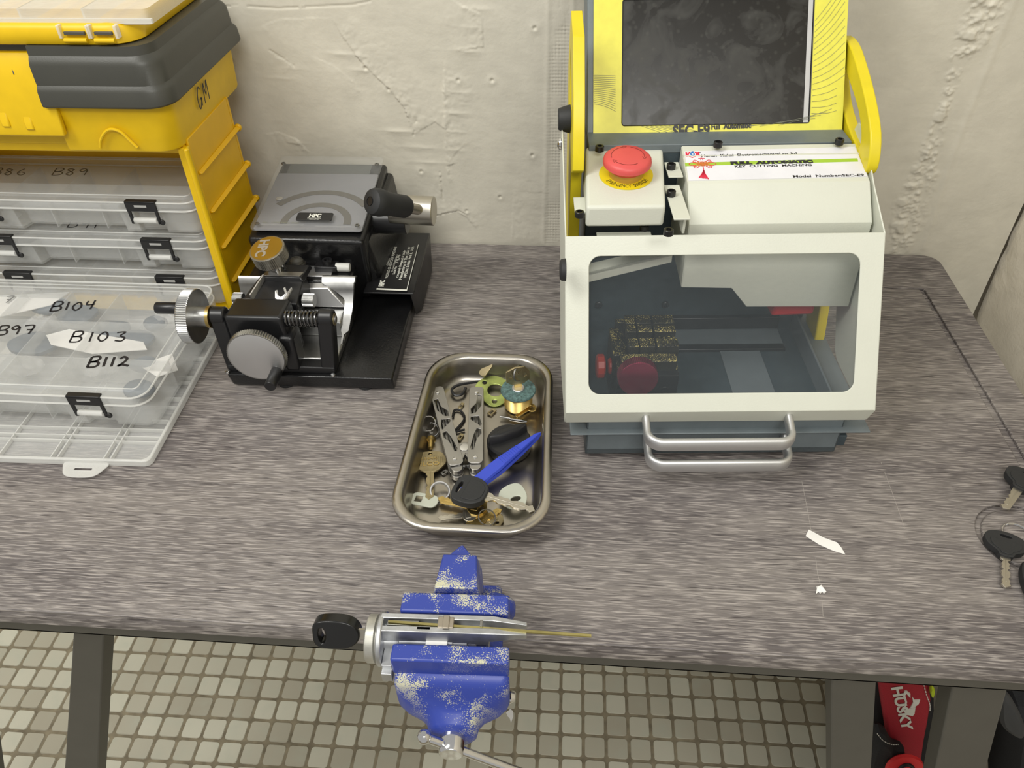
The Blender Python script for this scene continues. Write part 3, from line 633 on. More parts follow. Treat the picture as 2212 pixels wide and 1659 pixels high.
b.plate(smooth2([(.012, .002, 0), (.016, .008, 0), (.014, .017, 0), (.004, .0235, 0), (-.010, .0235, 0), (-.0145, .016, 0), (-.012, .004, 0), (-.004, -.002, 0), (.006, -.001, 0)], 4), [[(.004+.0065*math.cos(2*PI*i/20)*.5+.0, .012+.0052*math.sin(2*PI*i/20), 0) for i in range(20)][::-1]], (0, 0, .0016)); obj('head', b, PZN, o, bev=.0004); place(o, 1085, 1082, .009, 1140, 1062)
# small brass key and pin right
o = thing('padlock_key', 'small pale brass key below the lock cylinder', 'key'); b = B(); b.plate([(.0065*math.cos(2*PI*i/20), .015+.0055*math.sin(2*PI*i/20), 0) for i in range(20)], [[(.0028*math.cos(2*PI*i/12), .016+.002*math.sin(2*PI*i/12), 0) for i in range(12)][::-1]], (0, 0, .0016)); obj('head', b, BRS, o, bev=.0003)
b = B(); b.box(-.0018, -.006, 0, .0018, .0105, .0016); obj('blade', b, BRS, o, bev=.0003); place(o, 1124, 896, .008, 1150, 880)
o = thing('steel_pin', 'thin two-tone steel pin pointing right above the black turning knob', 'pin'); b = B(); A0, A1 = at(1080, 900, .006), at(1128, 908, .006); b.cyl(A0, A1, .0013, n=10); obj('dark_shank', b, DSTL, o); b = B(); b.lathe([(.0020, 0), (.0020, .012), (.001, .018)], at(1102, 905, .006), A1-A0, 10); obj('bright_tip', b, CHR, o)
# keys at the lower end of the tray
def small_key(name, label, px, py, ax, ay, z, mat, cat='key', s=1, cuts=(.4, .9, .3, .8, .5), hole=True, grp=None, hr=.011):
    o = thing(name, label, cat, (0, 0, 0), 0, grp); b = B()
    hp = [(hr*math.cos(2*PI*i/10+.3), .014+hr*.85*math.sin(2*PI*i/10+.3), 0) for i in range(10)]
    b.plate(hp, [[(.0022*math.cos(2*PI*i/10), .0185+.002*math.sin(2*PI*i/10), 0) for i in range(10)][::-1]], (0, 0, .0020)); b.box(-.0055, .009, .0020, .0055, .0155, .0023)
    obj('head', b, mat, o, bev=.0003); b = B(); blade(b, .030, .0080, .0020, cuts); b.box(-.001, .002, .002, 0, .026, .0022); k = obj('blade', b, mat, o, bev=.0002); k.rotation_euler = (0, 0, PI); k.location = (0, .005, 0)
    o.scale = (s, s, s); place(o, px, py, z, ax, ay); return o
small_key('house_key', 'bright brass key half hidden under the black car key', 1000, 1090, 1040, 1098, .0065, BRS)
small_key('house_key', 'brass key with stamped head in the middle of the lower bunch', 1022, 1097, 1044, 1132, .0045, BRS, s=.9)
small_key('house_key', 'brass key with its head at the bottom right of the lower bunch', 1045, 1112, 1080, 1135, .0030, BRSD, s=.9)
small_key('house_key', 'brass key turned away at the bottom of the lower bunch', 1046, 1124, 1020, 1140, .0050, BRS, s=.8)
small_key('house_key', 'silver small key left of the lower brass bunch', 990, 1116, 1025, 1112, .0055, NKL, s=.75)
ring('key_ring', 'thin ring joining the brass keys at the bottom of the tray', 1052, 1118, .009, .0080, .0005, DSTL, (.2, .3))
ring('key_ring', 'flat steel ring half hidden left of the black car key', 950, 1062, .006, .0090, .0011, ALUS, (.3, .2))
tab('key_blank', 'upright brass plate leaning on the far tray wall', 1040, 812, 1075, 790, .010, .018, .012, BRSD, (), .0016, rr_=.003, cat='key').rotation_euler.x = .6
# ---------------------------------------------------------------- vise at the table edge
VO = V(-.0725, .30, 0)
VF = Fr((-.0725, .2925, TZ), 1.8)
vs = thing('bench_vise', 'dusty blue clamp-on vise gripping the front edge of the work table', 'vise', VF.O, VF.rz)
JZ = .088
def trap(y0, y1, z, hw0, hw1): return [(-hw0, y0, z), (hw0, y0, z), (hw1, y1, z), (-hw1, y1, z)]
b = B(); b.box(-.0385, .0085, JZ-.036, .0385, .0245, JZ); b.box(-.0385, .0055, JZ-.030, .0385, .0090, JZ-.004)
obj('rear_jaw', b, VBL, vs, bev=.0016)
b = B()   # anvil and rear body
b.loft([[(-.017, .026, .020), (.017, .026, .020), (.016, .058, .020), (-.016, .058, .020)], [(-.018, .026, JZ-.012), (.018, .026, JZ-.012), (.0155, .058, JZ-.016), (-.0155, .058, JZ-.016)], [(-.0155, .026, JZ+.004), (.0155, .026, JZ+.004), (.0125, .056, JZ+.003), (-.0125, .056, JZ+.003)]])
b.loft([[(-.011, .054, JZ-.018), (.011, .054, JZ-.018), (.011, .054, JZ+.001), (-.011, .054, JZ+.001)], [(-.0015, .069, JZ-.012), (.0015, .069, JZ-.012), (.0010, .070, JZ-.004), (-.0010, .070, JZ-.004)]])
obj('anvil', b, VBL, vs, bev=.0014)
b = B(); b.lathe([(.016, 0), (.018, .004), (.018, .012)], (.024, .028, .052), (0, 1, .1), 24)
b.loft([trap(.024, .085, .0005, .032, .028), trap(.024, .085, .010, .031, .027), trap(.026, .070, .020, .022, .020), trap(.026, .062, .040, .020, .018)])
obj('base_casting', b, VBL, vs, bev=.0018)
b = B(); b.box(-.012, -.028, .020, .012, .030, .046); b.cyl((0, -.03, .018), (0, .03, .018), .006)
obj('slide_bar', b, M('dark_dusty_slide', lin(58, 52, 66), .6, noise=(500, .5)), vs, bev=.001)
b = B(); b.box(-.0395, -.0290, JZ-.018, .0405, -.0165, JZ); b.box(-.0385, -.0175, JZ-.030, .0395, -.0145, JZ-.003)
obj('front_jaw', b, VBL, vs, bev=.0016)
# moving jaw body: wide at the jaw, drawn in to a round screw boss
def sec(y, z0, z1, hw, rr_): return [(x+.001, y, z) for x, z in rrect(-hw, z0, hw, z1, rr_, 4)]
b = B()
b.loft([sec(-.0280, .038, JZ-.0165, .0395, .004), sec(-.033, .036, JZ-.0185, .0395, .006), sec(-.0355, .031, JZ-.024, .038, .008), sec(-.038, .025, JZ-.032, .033, .010), sec(-.0405, .019, .049, .0235, .012), sec(-.044, .014, .045, .0185, .013), sec(-.0495, .011, .043, .0172, .0145), sec(-.0515, .013, .041, .0150, .013)])
obj('front_jaw_body', b, VBL, vs, ang=50)
text('IRWIN', .013, (-.0215, -.0352, .0505), (1, 0, 0), (0, .30, 1), VBL, vs, .044, 'raised_lettering', lift=.0014)
b = B(); b.lathe([(.0088, 0), (.0090, .010), (.0084, .0135), (.0078, .0142), (.0030, .0145)], (.001, -.050, .027), (0, -1, 0), 30)
obj('screw_head', b, CHR, vs)
sc0 = V(.001, -.0585, .027); tdir = V(.80, -.02, -.58).normalized(); b = B()
b.tube([sc0-tdir*.020, sc0+tdir*.095], .0032, 14); obj('tommy_bar', b, CHR, vs)
for e_ in (-.022, .097): b = B(); b.ball(sc0+tdir*e_, .0052); obj('bar_end', b, CHR, vs)
# lower clamp under the table edge
b = B(); b.box(-.016, .025, -.09, .016, .040, .001); b.box(-.014, .038, -.09, .014, .075, -.072); b.cyl((0, .062, -.085), (0, .062, -.050), .006); b.cyl((0, .062, -.050), (0, .062, -.0465), .013)
b.tx(Matrix.Translation((0, 0, 0)))
obj('table_clamp', b, VBL, vs, bev=.001)
b = B(); b.tube([(.005, -.008, .0), (.036, -.006, -.004)], .0035, 12); b.lathe([(.0035, 0), (.0050, .003), (.0035, .006)], (.036, -.006, -.004), (1, .1, -.1), 12)
obj('swivel_lock_lever', b, CHR, vs)

# ignition lock clamped in the jaws, axis along x
LZ = .0765
lk = thing('ignition_lock', 'die-cast ignition lock cylinder clamped between the blue vise jaws', 'lock', VF.O, VF.rz)
cy = -.0035
b = B(); b.lathe([(.0155, 0), (.0168, .001), (.0168, .0065), (.0150, .0075), (.0150, .0085), (.0140, .0090)], (-.0600, cy-.002, LZ-.002), (1, 0, 0), 48)
obj('bezel', b, PZN if False else M('dull_zinc_bezel', (.52, .51, .46), .42, .75, noise=(80, .25)), lk)
b = B(); b.lathe([(.0184, 0), (.0190, .0008), (.0190, .0030), (.0184, .0038)], (-.0515, cy-.002, LZ-.002), (1, 0, 0), 48); obj('flange', b, ZNC, lk)
b = B(); b.lathe([(.0090, 0), (.0090, .012), (.0097, .0122), (.0097, .050), (.0090, .0502), (.0090, .060)], (-.0495, cy-.0010, LZ-.0045), (1, 0, 0), 30)
b.lathe([(.0070, 0), (.0070, .006), (.0045, .0062), (.0045, .013), (.0055, .0132), (.0055, .015)], (.0105, cy-.0010, LZ-.0045), (1, 0, 0), 20)
b.box(-.0475, cy-.0225, LZ-.012, -.0402, cy-.008, LZ-.002); b.box(-.0475, cy-.0265, LZ-.0155, -.0402, cy-.020, LZ-.006); 
obj('cylinder_body', b, ZNC, lk, bev=.0006)
# rail with a slot and two tapering fingers
def rail(y0, y1, yt0, yt1):
    b.loft([[(-.050, y0, LZ+.006), (-.050, y1, LZ+.006), (-.050, y1, LZ+.016), (-.050, y0, LZ+.016)], [(.028, y0, LZ+.006), (.028, y1, LZ+.006), (.028, y1, LZ+.016), (.028, y0, LZ+.016)], [(.0520, yt0, LZ+.009), (.0520, yt1, LZ+.009), (.0520, yt1, LZ+.0135), (.0520, yt0, LZ+.0135)]])
b = B(); rail(cy-.0068, cy-.0022, cy-.0052, cy-.0018); rail(cy+.0035, cy+.0075, cy+.0022, cy+.0050); b.box(-.050, cy-.0065, LZ+.002, .026, cy+.0075, LZ+.0085)
b.box(-.024, cy-.0050, LZ+.008, -.014, cy-.002, LZ+.0160)
obj('side_rails', b, ZNC, lk, bev=.0005)
b = B(); b.box(-.0095, cy-.0035, LZ+.010, .0015, cy+.0050, LZ+.0172); b.box(-.0060, cy-.0042, LZ+.0165, -.0015, cy+.0056, LZ+.0182); obj('sliding_stop', b, M('bronze_slider', (.42, .37, .30), .4, .85), lk, bev=.0004)
b = B(); b.box(-.045, cy-.0012, LZ+.010, -.023, cy+.0028, LZ+.0148); b.box(.0195, cy-.0015, LZ+.0150, .0215, cy+.0035, LZ+.0170); obj('dark_insert', b, DSTL, lk, bev=.0003)
b = B(); b.box(-.018, cy-.0102, LZ+.0030, -.0030, cy-.0060, LZ+.0045); obj('white_label', b, PAP, lk, bev=.0003)
bs = thing('brass_strip', 'long thin brass strip poking out to the right from the ignition lock', 'strip', VF.O, VF.rz)
b = B(); b.hexa([(-.044, cy-.0006, LZ+.0145), (.0960, cy-.0050, LZ+.0125), (.0960, cy-.0032, LZ+.0125), (-.044, cy+.0012, LZ+.0145), (-.044, cy-.0006, LZ+.0170), (.0960, cy-.0050, LZ+.0140), (.0960, cy-.0032, LZ+.0140), (-.044, cy+.0012, LZ+.0170)])
obj('strip', b, M('yellow_brass_strip', (.46, .40, .16), .35, .9, noise=(60, .3)), bs)
ik = thing('ignition_key', 'glossy black headed key pushed into the left end of the ignition lock', 'key', VF.O, VF.rz)
out = smooth2([(-.0665, cy, .003), (-.0705, cy, .0085), (-.078, cy, .0115), (-.092, cy, .0115), (-.0985, cy, .0080), (-.0995, cy, 0), (-.0985, cy, -.0080), (-.092, cy, -.0115), (-.078, cy, -.0115), (-.0705, cy, -.0085), (-.0665, cy, -.003)], 5)
kc = V(-.082, cy, 0); b = B()
tilt = Matrix.Translation((-.082, cy, LZ)) @ Matrix.Rotation(math.radians(-22), 4, 'X') @ Matrix.Translation((.082, -cy, 0))
def kl(k, y): return [tilt @ (kc+(p-kc)*k+V(0, y, 0)) for p in out]
hole = [tilt @ V(-.0925+.0026*math.cos(2*PI*i/16)*1.0, cy, .0065*math.sin(2*PI*i/16)) for i in range(16)]
h0 = tilt.to_3x3() @ V(0, 1, 0)
b.plate([p-h0*.0042 for p in kl(1, .001)], [[p-h0*.0042 for p in hole]], h0*.0105)
obj('head', b, M('glossy_black_plastic', (.008, .008, .008), .22), ik, bev=.0022, seg=3, ang=40)
b = B(); b.hexa([tilt @ V(x, y, z) for x, y, z in [(-.070, cy-.001, -.004), (-.058, cy-.001, -.004), (-.058, cy+.001, -.004), (-.070, cy+.001, -.004), (-.070, cy-.001, .004), (-.058, cy-.001, .004), (-.058, cy+.001, .004), (-.070, cy+.001, .004)]]); obj('blade', b, NKL, ik)

# ---------------------------------------------------------------- loose things at the right of the table
def on_table(px, py, z=0): p = W.z(px, py, z); return V(p.x, p.y, TZ+z)
kA = car_key('car_key', 'round-headed black car key pointing at the front edge near the right frame edge', NKL, 'round', .042, cuts=(.2, .9, .6, .9, .3, .8, .5), s=.87)
place(kA, 2168, 1208, .0008, 2164, 1135); kA.rotation_euler.z = math.radians(-20)
kB = car_key('car_key', 'round-headed black car key lying diagonally behind the other round-headed one', NKL, 'round', .040, cuts=(.1, .1, .5, .9, .6, .9), s=.90, both=False)
place(kB, 2196, 1062, .0045, 2226, 1020); kB.rotation_euler = (0, 0, math.radians(-42))
r = ring('key_ring', 'thin wire ring threaded through the round-headed car key on the table', 2196, 1155, .0008, .0120, .0006, CHR, (.0, .0))
kC = thing('car_remote', 'black glossy key remote cut off by the right edge of the photo', 'remote', tuple(on_table(2262, 1290, .0005)), math.radians(-8))
out = smooth2([(-.020, .012, 0), (-.012, .030, 0), (.012, .030, 0), (.020, .012, 0), (.017, -.020, 0), (.008, -.034, 0), (-.006, -.034, 0), (-.017, -.016, 0)], 5); c0 = V(0, 0, 0)
b = B(); b.loft([[p*k+V(0, 0, z) for p in out] for k, z in ((.88, 0), (.98, .002), (1, .006), (.97, .0095), (.86, .0115), (.6, .0122))]); obj('case', b, BLKR, kC)
b = B(); b.prism([p*.55+V(0, -.002, .0118) for p in out], (0, 0, .0012)); obj('button_panel', b, M('gloss_black_inlay', (.006, .006, .007), .1), kC, bev=.0004)
ps = thing('paper_strip', 'torn white paper strip lying right of the tray on the bare table', 'paper', (0, 0, 0))
def paper(parent, pts, z=.0004, curl=.0012):
    P_ = [on_table(*p, z) for p in pts]; b = B(); n = len(P_)
    b.loft([P_, [p+V(0, 0, .00025) for p in P_]]); return obj('sheet', b, PAP, parent, smooth=False)
paper(ps, [(1747, 1144), (1778, 1161), (1808, 1172), (1818, 1184), (1826, 1198), (1800, 1190), (1770, 1177), (1740, 1158)])
ps2 = thing('paper_scrap', 'tiny crumpled white paper scrap near the front edge of the table', 'paper', (0, 0, 0))
P_ = [on_table(*p, .0004) for p in [(1762, 1284), (1764, 1272), (1763, 1268), (1769, 1268), (1774, 1264), (1778, 1272), (1785, 1279), (1780, 1283), (1776, 1279), (1772, 1283), (1768, 1279)]]
b = B(); b.loft([P_, [p+V(0, 0, .0006+.001*(i % 2)) for i, p in enumerate(P_)]]); obj('sheet', b, PAP, ps2, smooth=False)
ps3 = thing('paint_flake', 'small cream paint flake lying on the floor tiles right of the vise', 'flake', (0, 0, 0))
P_ = [W.z(*p, -.7455) for p in [(1093, 1540), (1102, 1532), (1108, 1536), (1109, 1548), (1104, 1562), (1101, 1552), (1097, 1548)]]
b = B(); b.loft([[p+V(0, 0, TZ) for p in P_], [p+V(0, 0, TZ+.0012) for p in P_]]); obj('sheet', b, PAP, ps3, smooth=False)

# ---------------------------------------------------------------- bags under the table (right)
RB = Fr((.43, .50, 0), 0)
bag = thing('tool_bag', 'red and black soft tool bag standing under the right end of the table', 'bag', (0, 0, 0))
YB = .47
def ub(px, py, y=YB): return RB.y(px, py, y-.50)+V(.43, .50, 0)
pan = [ub(*p) for p in [(1893, 1440), (2003, 1440), (2012, 1518), (2006, 1560), (1998, 1600), (1985, 1690), (1960, 1760), (1900, 1760), (1918, 1600)]]
b = B(); b.prism(pan, (0, .03, 0)); obj('red_panel', b, M('red_nylon', lin(168, 30, 46), .75, noise=(900, .25)), bag, bev=.004)
b = B(); b.prism([p+V(0, .012, 0) for p in [ub(*p) for p in [(1870, 1420), (2030, 1420), (2030, 1800), (1850, 1800)]]], (0, .16, 0)); obj('bag_body', b, M('black_nylon', (.010, .010, .012), .8, noise=(800, .3)), bag, bev=.01)
b = B(); st = [ub(*p)+V(0, -.0012, 0) for p in [(1994, 1473), (2001, 1500), (2008, 1520), (2008, 1535)]]; st = smooth2(st, 9, False)
for i in range(0, len(st)-2, 2): b.cyl(st[i], st[i+1], .0006, n=5)
obj('stitching', b, WHTI, bag)
hx = (ub(1952, 1575)-ub(1928, 1485)); hy = ub(1965, 1560)-ub(1950, 1565)
text('HUSKY', .0165, ub(1925, 1484)+V(0, -.0008, 0), hx, V(-hx.z, 0, hx.x)*1, WHTI, bag, hx.length*1.03, bold=.0006)
b = B()
def dec(pts): b.prism([ub(*p)+V(0, -.0012, 0) for p in pts], (0, .0012, 0))
dec([(1950, 1505), (1953, 1492), (1957, 1490), (1966, 1497), (1966, 1506), (1963, 1503), (1958, 1497), (1955, 1500), (1959, 1515), (1955, 1527), (1953, 1525), (1955, 1514)])
dec([(1970, 1504), (1976, 1511), (1987, 1510), (1984, 1519), (1972, 1528), (1966, 1527), (1972, 1516)]); dec([(1950, 1533), (1960, 1531), (1966, 1529), (1977, 1526), (1975, 1540), (1971, 1545), (1958, 1542)])
obj('dog_emblem', b, WHTI, bag, smooth=False)
gl = thing('work_glove', 'black stitched work glove hanging beside the red tool bag panel', 'glove', (0, 0, 0))
def blob(pts, y, depth, mat, name, parent, bev=.006):
    b = B(); P_ = smooth2([ub(*p, y) for p in pts], 4); c = sum(P_, V(0, 0, 0))/len(P_)
    b.loft([[c+(p-c)*k+V(0, -dy, 0) for p in P_] for k, dy in ((.9, 0), (1, depth*.3), (.95, depth*.7), (.7, depth))]); return obj(name, b, mat, parent)
blob([(1880, 1560), (1905, 1560), (1925, 1590), (1948, 1600), (1944, 1615), (1925, 1625), (1925, 1660), (1890, 1690), (1860, 1650)], YB-.004, .022, M('black_glove_fabric', (.012, .012, .014), .8, bump=(500, .4, .001)), 'glove_body', gl)
b = B(); P_ = smooth2([ub(*p, YB-.028) for p in [(1895, 1585), (1908, 1600), (1925, 1608), (1942, 1608)]], 8, False)
for i in range(0, len(P_)-1, 2): b.cyl(P_[i], P_[i+1], .0005, n=5)
obj('stitching', b, WHTI, gl)
bt = thing('red_disc', 'round red disc with a dark ring emblem at the bottom of the tool bag', 'disc', (0, 0, 0))
c = ub(1951, 1654, YB-.03); b = B(); b.lathe([(.020, 0), (.0225, -.003), (.0215, -.007), (.001, -.0085)], c, (0, .9, -.3), 36); obj('disc', b, M('bright_red_rubber', lin(220, 50, 52), .5), bt)
b = B(); nrm = V(0, .9, -.3).normalized(); b.tube([c-nrm*.0088+V(math.cos(2*PI*i/30)*.0085, 0, 0)+V(0, .3, .9).normalized()*(.0115*math.sin(2*PI*i/30)) for i in range(30)], .0022, 8, closed=True); obj('ring_emblem', b, BLK, bt)
tg = thing('hi_vis_tag', 'small lime green tag glimpsed between the red bag and the table leg', 'tag', (0, 0, 0)); blob([(2007, 1484), (2011, 1477), (2017, 1483), (2016, 1492), (2012, 1500), (2008, 1494)], YB-.002, .006, M('hi_vis_green', lin(180, 200, 30), .6), 'tag_body', tg)
b2_ = thing('duffel_bag', 'dark grey cloth bag beyond the outermost right table leg', 'bag', (0, 0, 0))
blob([(2155, 1450), (2212, 1455), (2300, 1470), (2320, 1700), (2120, 1760), (2140, 1560)], YB+.03, .06, M('charcoal_cloth', (.022, .024, .028), .85, noise=(700, .3)), 'bag_body', b2_)
blob([(2150, 1480), (2175, 1490), (2205, 1545), (2208, 1570), (2195, 1580), (2155, 1548)], YB-.045, .012, M('grey_webbing', (.05, .052, .055), .8), 'flap', b2_)
# ---------------------------------------------------------------- manual code machine
H = Fr((-.371, .6215, TZ), .8)
cm = thing('code_machine', 'black cast hand-cranked key code machine with silver wheels and a gold knob', 'machine', H.O, H.rz)
b = B(); b.hexa([(.002, .003, .003), (.184, .003, .003), (.184, .268, .003), (.002, .268, .003), (0, 0, .0205), (.1835, 0, .0205), (.183, .268, .0205), (0, .268, .0205)])
obj('base_plate', b, BLKP, cm, bev=.002)
for x, y in ((.06, .012), (.15, .012), (.02, .24), (.16, .24)): b = B(); b.cyl((x, y, 0), (x, y, .004), .009); obj('rubber_foot', b, BLKR, cm)
# housing: high block at the back, lower step in front
b = B()
b.hexa([(.002, .150, .020), (.134, .150, .020), (.134, .290, .020), (.002, .290, .020), (.002, .132, .113), (.139, .128, .113), (.139, .290, .131), (.002, .290, .131)])
b.box(.002, .100, .020, .122, .155, .078)
obj('housing', b, BLKP, cm, bev=.005, seg=3)
b = B(); b.hexa([(.128, .150, .020), (.150, .160, .020), (.156, .290, .020), (.128, .290, .020), (.128, .14, .105), (.138, .145, .105), (.145, .290, .12), (.128, .290, .12)]); obj('side_fairing', b, BLKP, cm, bev=.006, seg=3)
# card holder lid, tilted
def LD(u, v, h=0): # u across, v up the slope
    return V(.006+u, .138+v*.988, .1195+v*.125+h)
LW, LL = .1305, .150
b = B(); b.plate([LD(x, y) for x, y in rrect(0, 0, LW, LL, .005, 4)], [], (0, -.0004, .0035)); obj('acrylic_cover', b, ACR, cm, bev=.0005)
b = B(); b.plate([LD(x, y, -.0025) for x, y in rrect(.002, .004, LW-.002, .118, .003, 4)], [], (0, 0, .0015)); obj('card_tray', b, M('frosted_grey_card', lin(120, 120, 124), .4), cm, bev=.0003)
b = B(); b.plate([LD(x, y, -.003) for x, y in [(.012, .116), (LW-.014, .116), (LW-.014, .139), (.012, .139)]], [], (0, 0, .0012)); obj('dark_window', b, M('dark_grey_panel', lin(82, 84, 80), .5), cm)
def arc(cx, cy, r0, r1, a0, a1, n=26): return [(cx+r1*math.cos(math.radians(a0+(a1-a0)*i/n)), cy+r1*.93*math.sin(math.radians(a0+(a1-a0)*i/n))) for i in range(n+1)]+[(cx+r0*math.cos(math.radians(a1+(a0-a1)*i/n)), cy+r0*.93*math.sin(math.radians(a1+(a0-a1)*i/n))) for i in range(n+1)]
b = B(); b.plate([LD(x, y, -.0008) for x, y in arc(.072, .018, .033, .0415, -4, 184)], [], (0, 0, .0004)); b.plate([LD(x, y, -.0008) for x, y in arc(.072, .020, .058, .0665, 33, 147)], [], (0, 0, .0004))
obj('arc_slots', b, M('dark_bronze_slot', lin(72, 66, 54), .5), cm, smooth=False)
b = B(); b.plate([LD(x, y, .0035) for x, y in rrect(.050, .0150, .092, .030, .0025, 4)], [], (0, 0, .0009)); lb = obj('badge', b, BLK, cm, bev=.0002)
text('HPC', .0095, LD(.0645, .0205, .0045), (1, 0, 0), (0, .988, .125), WHTI, cm, .014, bold=.0004)
text('Punch Machine', .0022, LD(.0635, .0182, .0045), (1, 0, 0), (0, .988, .125), WHTI, cm, .016)
text('1200CMB', .0022, LD(.066, .0160, .0045), (1, 0, 0), (0, .988, .125), WHTI, cm, .011)
b = B()
for x0, x1, y0 in ((.012, .062, .0065), (.075, .118, .0045)): b.plate([LD(x, y, .0032) for x, y in [(x0, y0), (x1, y0), (x1, y0+.0016), (x0, y0+.0016)]], [], (0, 0, .0008))
obj('edge_strips', b, ACR, cm, smooth=False)
text('No. 1200 HPC INC', .0042, LD(.013, .0095, .0036), (1, 0, 0), (0, .988, .125), GRYI, cm, .042)
for u_, v_ in ((.007, .008), (LW-.007, .008), (.006, LL-.018), (LW-.006, LL-.018)):
    b = B(); b.lathe([(.0028, 0), (.0026, .0014), (.0012, .0016), (.0012, .0006)], LD(u_, v_, .0032), (0, 0, 1), 14); obj('screw', b, DSTL, cm)
for u_, v_ in ((.018, .063), (.128, .061)): b = B(); b.lathe([(.0042, 0), (.0040, .0008), (.001, .001)], LD(u_, v_, -.0002), (0, 0, 1), 16); obj('card_pin', b, ALUS, cm)
# pull lever at the right
b = B(); b.cyl((.160, .190, .121), (.212, .187, .121), .0170, n=40); obj('lever_hub', b, NKL, cm, bev=.0008)
b = B(); b.cyl((.128, .193, .104), (.178, .191, .104), .0150, n=28); obj('shaft_housing', b, BLKS, cm, bev=.001)
g0, g1 = V(.1545, .126, .1655), V(.196, .172, .132); gd = (g1-g0).normalized(); b = B()
b.cyl(g0+gd*.03, V(.203, .185, .122), .0062, n=18); obj('lever_rod', b, NKL, cm)
b = B(); b.lathe([(.004, -.0005), (.0100, 0), (.0135, .002), (.0152, .006), (.0152, .013), (.0140, .020), (.0128, .030), (.0128, .050), (.0110, .054), (.007, .0555)], g0, gd, 36); obj('lever_grip', b, BLKR, cm)
b = B(); b.lathe([(.0048, 0), (.0048, .0006), (.0030, .0008), (.0030, .004)], g0-gd*.0012, gd, 18, cap=False); b.lathe([(.0052, .0006), (.0001, .0007)], g0-gd*.0012, gd, 18); obj('cap_screw', b, BLKS, cm)
# label plate and angled bracket
def LP(px, py, z=.058): p = H.z(px, py, z); return p
pz = .0485; nP = V(0, 0, 1)
q = [LP(813, 627, pz), LP(879, 630, pz), LP(905, 528, pz), LP(846, 530, pz)]
b = B(); b.hexa([V(.128, .125, .020), V(.197, .118, .0203), V(.197, .245, .0203), V(.128, .262, .020), V(.138, .125, pz-.0015), q[1]+V(.003, -.004, -.0015), V(.1925, .262, pz-.0015), V(.138, .265, pz-.0015)]) if False else b.box(.130, q[0].y-.004, pz-.0030, q[1].x+.008, .262, pz-.0008)
b.hexa([V(q[1].x+.005, q[0].y+.010, .006), V(q[1].x+.011, q[0].y+.02, .006), V(q[1].x+.011, .235, .006), V(q[1].x+.005, .262, .006), V(q[1].x+.004, q[0].y-.004, pz-.003), V(q[1].x+.008, q[0].y+.004, pz-.003), V(q[1].x+.008, .262, pz-.003), V(q[1].x+.004, .262, pz-.003)])
obj('guard_plate', b, BLKS, cm, bev=.001)
b = B(); b.plate(q, [], (0, 0, .0008)); obj('name_plate', b, BLK, cm, bev=.0001)
ex = (q[2]-q[1]).normalized(); ey = (q[0]-q[1]).normalized(); n_ = V(0, 0, 1)
def NP(a, c): return q[1]+(q[2]-q[1])*a+(q[0]-q[1])*c+V(0, 0, .0009)
b = B(); b.loft([[NP(0, .02), NP(0, 1), NP(.028, 1), NP(.028, .02)], [p+V(0, 0, .0001) for p in (NP(0, .02), NP(0, 1), NP(.028, 1), NP(.028, .02))]]); b.loft([[NP(0, .0), NP(.98, .0), NP(.98, .022), NP(0, .022)], [p+V(0, 0, .0001) for p in (NP(0, .0), NP(.98, .0), NP(.98, .022), NP(0, .022))]]); obj('border_line', b, WHTI, cm, smooth=False)
LLn = (q[2]-q[1]).length
for s_, a, c, wdt, sz, bd in (('HPC', .07, .80, .12, .0085, .0003), ('WORLD CLASS CODE MACHINE', .23, .74, .68, .0048, .00005), ('(200RP)', .50, .85, .15, .0035, .0), ('The Punch Numbering is', .36, .63, .38, .0034, .0), ('Serial No.', .32, .54, .17, .0042, .0001), ('7474', .55, .52, .19, .0068, .0), ('Creatively Designed & Safely', .26, .40, .58, .0042, .0001), ('Manufactured in The USA by', .22, .27, .70, .0050, .0001), ('HPC Inc. Schiller Park IL  USA', .27, .14, .66, .0046, .0001)):
    text(s_, sz, NP(a, c), ex, ey, WHTI, cm, wdt*LLn, bold=bd)
# aluminium bed between the housing and the carriage
b = B(); b.box(.006, .020, .0205, .120, .100, .030); b.box(.020, .060, .030, .118, .102, .050); obj('bed', b, ALU, cm, bev=.002)
def curved(xa, xb, pts, mat, name, taper=None):
    b = B(); P_ = smooth2([V(0, y, z) for y, z in pts], 5, False); L0 = []; L1 = []
    for i, p in enumerate(P_):
        t = i/(len(P_)-1); a = xa; c = xb
        if taper: a, c = taper(t)
        L0.append([(a, p.y, p.z), (c, p.y, p.z), (c, p.y+.003, p.z-.003), (a, p.y+.003, p.z-.003)])
    b.loft(L0); return obj(name, b, mat, cm)
curved(-.004, .030, [(.104, .0795), (.100, .083), (.095, .075), (.092, .062), (.080, .050), (.062, .046)], ALU, 'curved_guide')
curved(.088, .128, [(.112, .0775), (.104, .083), (.096, .076), (.091, .066), (.080, .054), (.060, .044), (.040, .036)], ALU, 'curved_guide', lambda t: (.092+.0*t, .130) if t < .3 else (.092+.026*min(1, (t-.3)/.25), .130-.004*t) if t < .9 else (.120, .122))
b = B(); b.hexa([(.030, .086, .052), (.118, .086, .052), (.118, .100, .052), (.030, .100, .052), (.030, .092, .072), (.100, .092, .074), (.100, .104, .076), (.030, .104, .076)]); b.box(.046, .108, .0775, .100, .130, .0795); obj('cutter_block', b, ALUS, cm, bev=.001)
b = B(); b.lathe([(.0052, 0), (.0052, .014), (.0046, .016)], (.104, .122, .083), (1, 0, 0), 20); b.tx(Matrix.Identity(4)); obj('white_roller', b, M('white_nylon', lin(205, 205, 200), .4), cm)
b = B(); b.box(.080, .116, .079, .106, .131, .0865); obj('stop_block', b, BLKS, cm, bev=.0008)
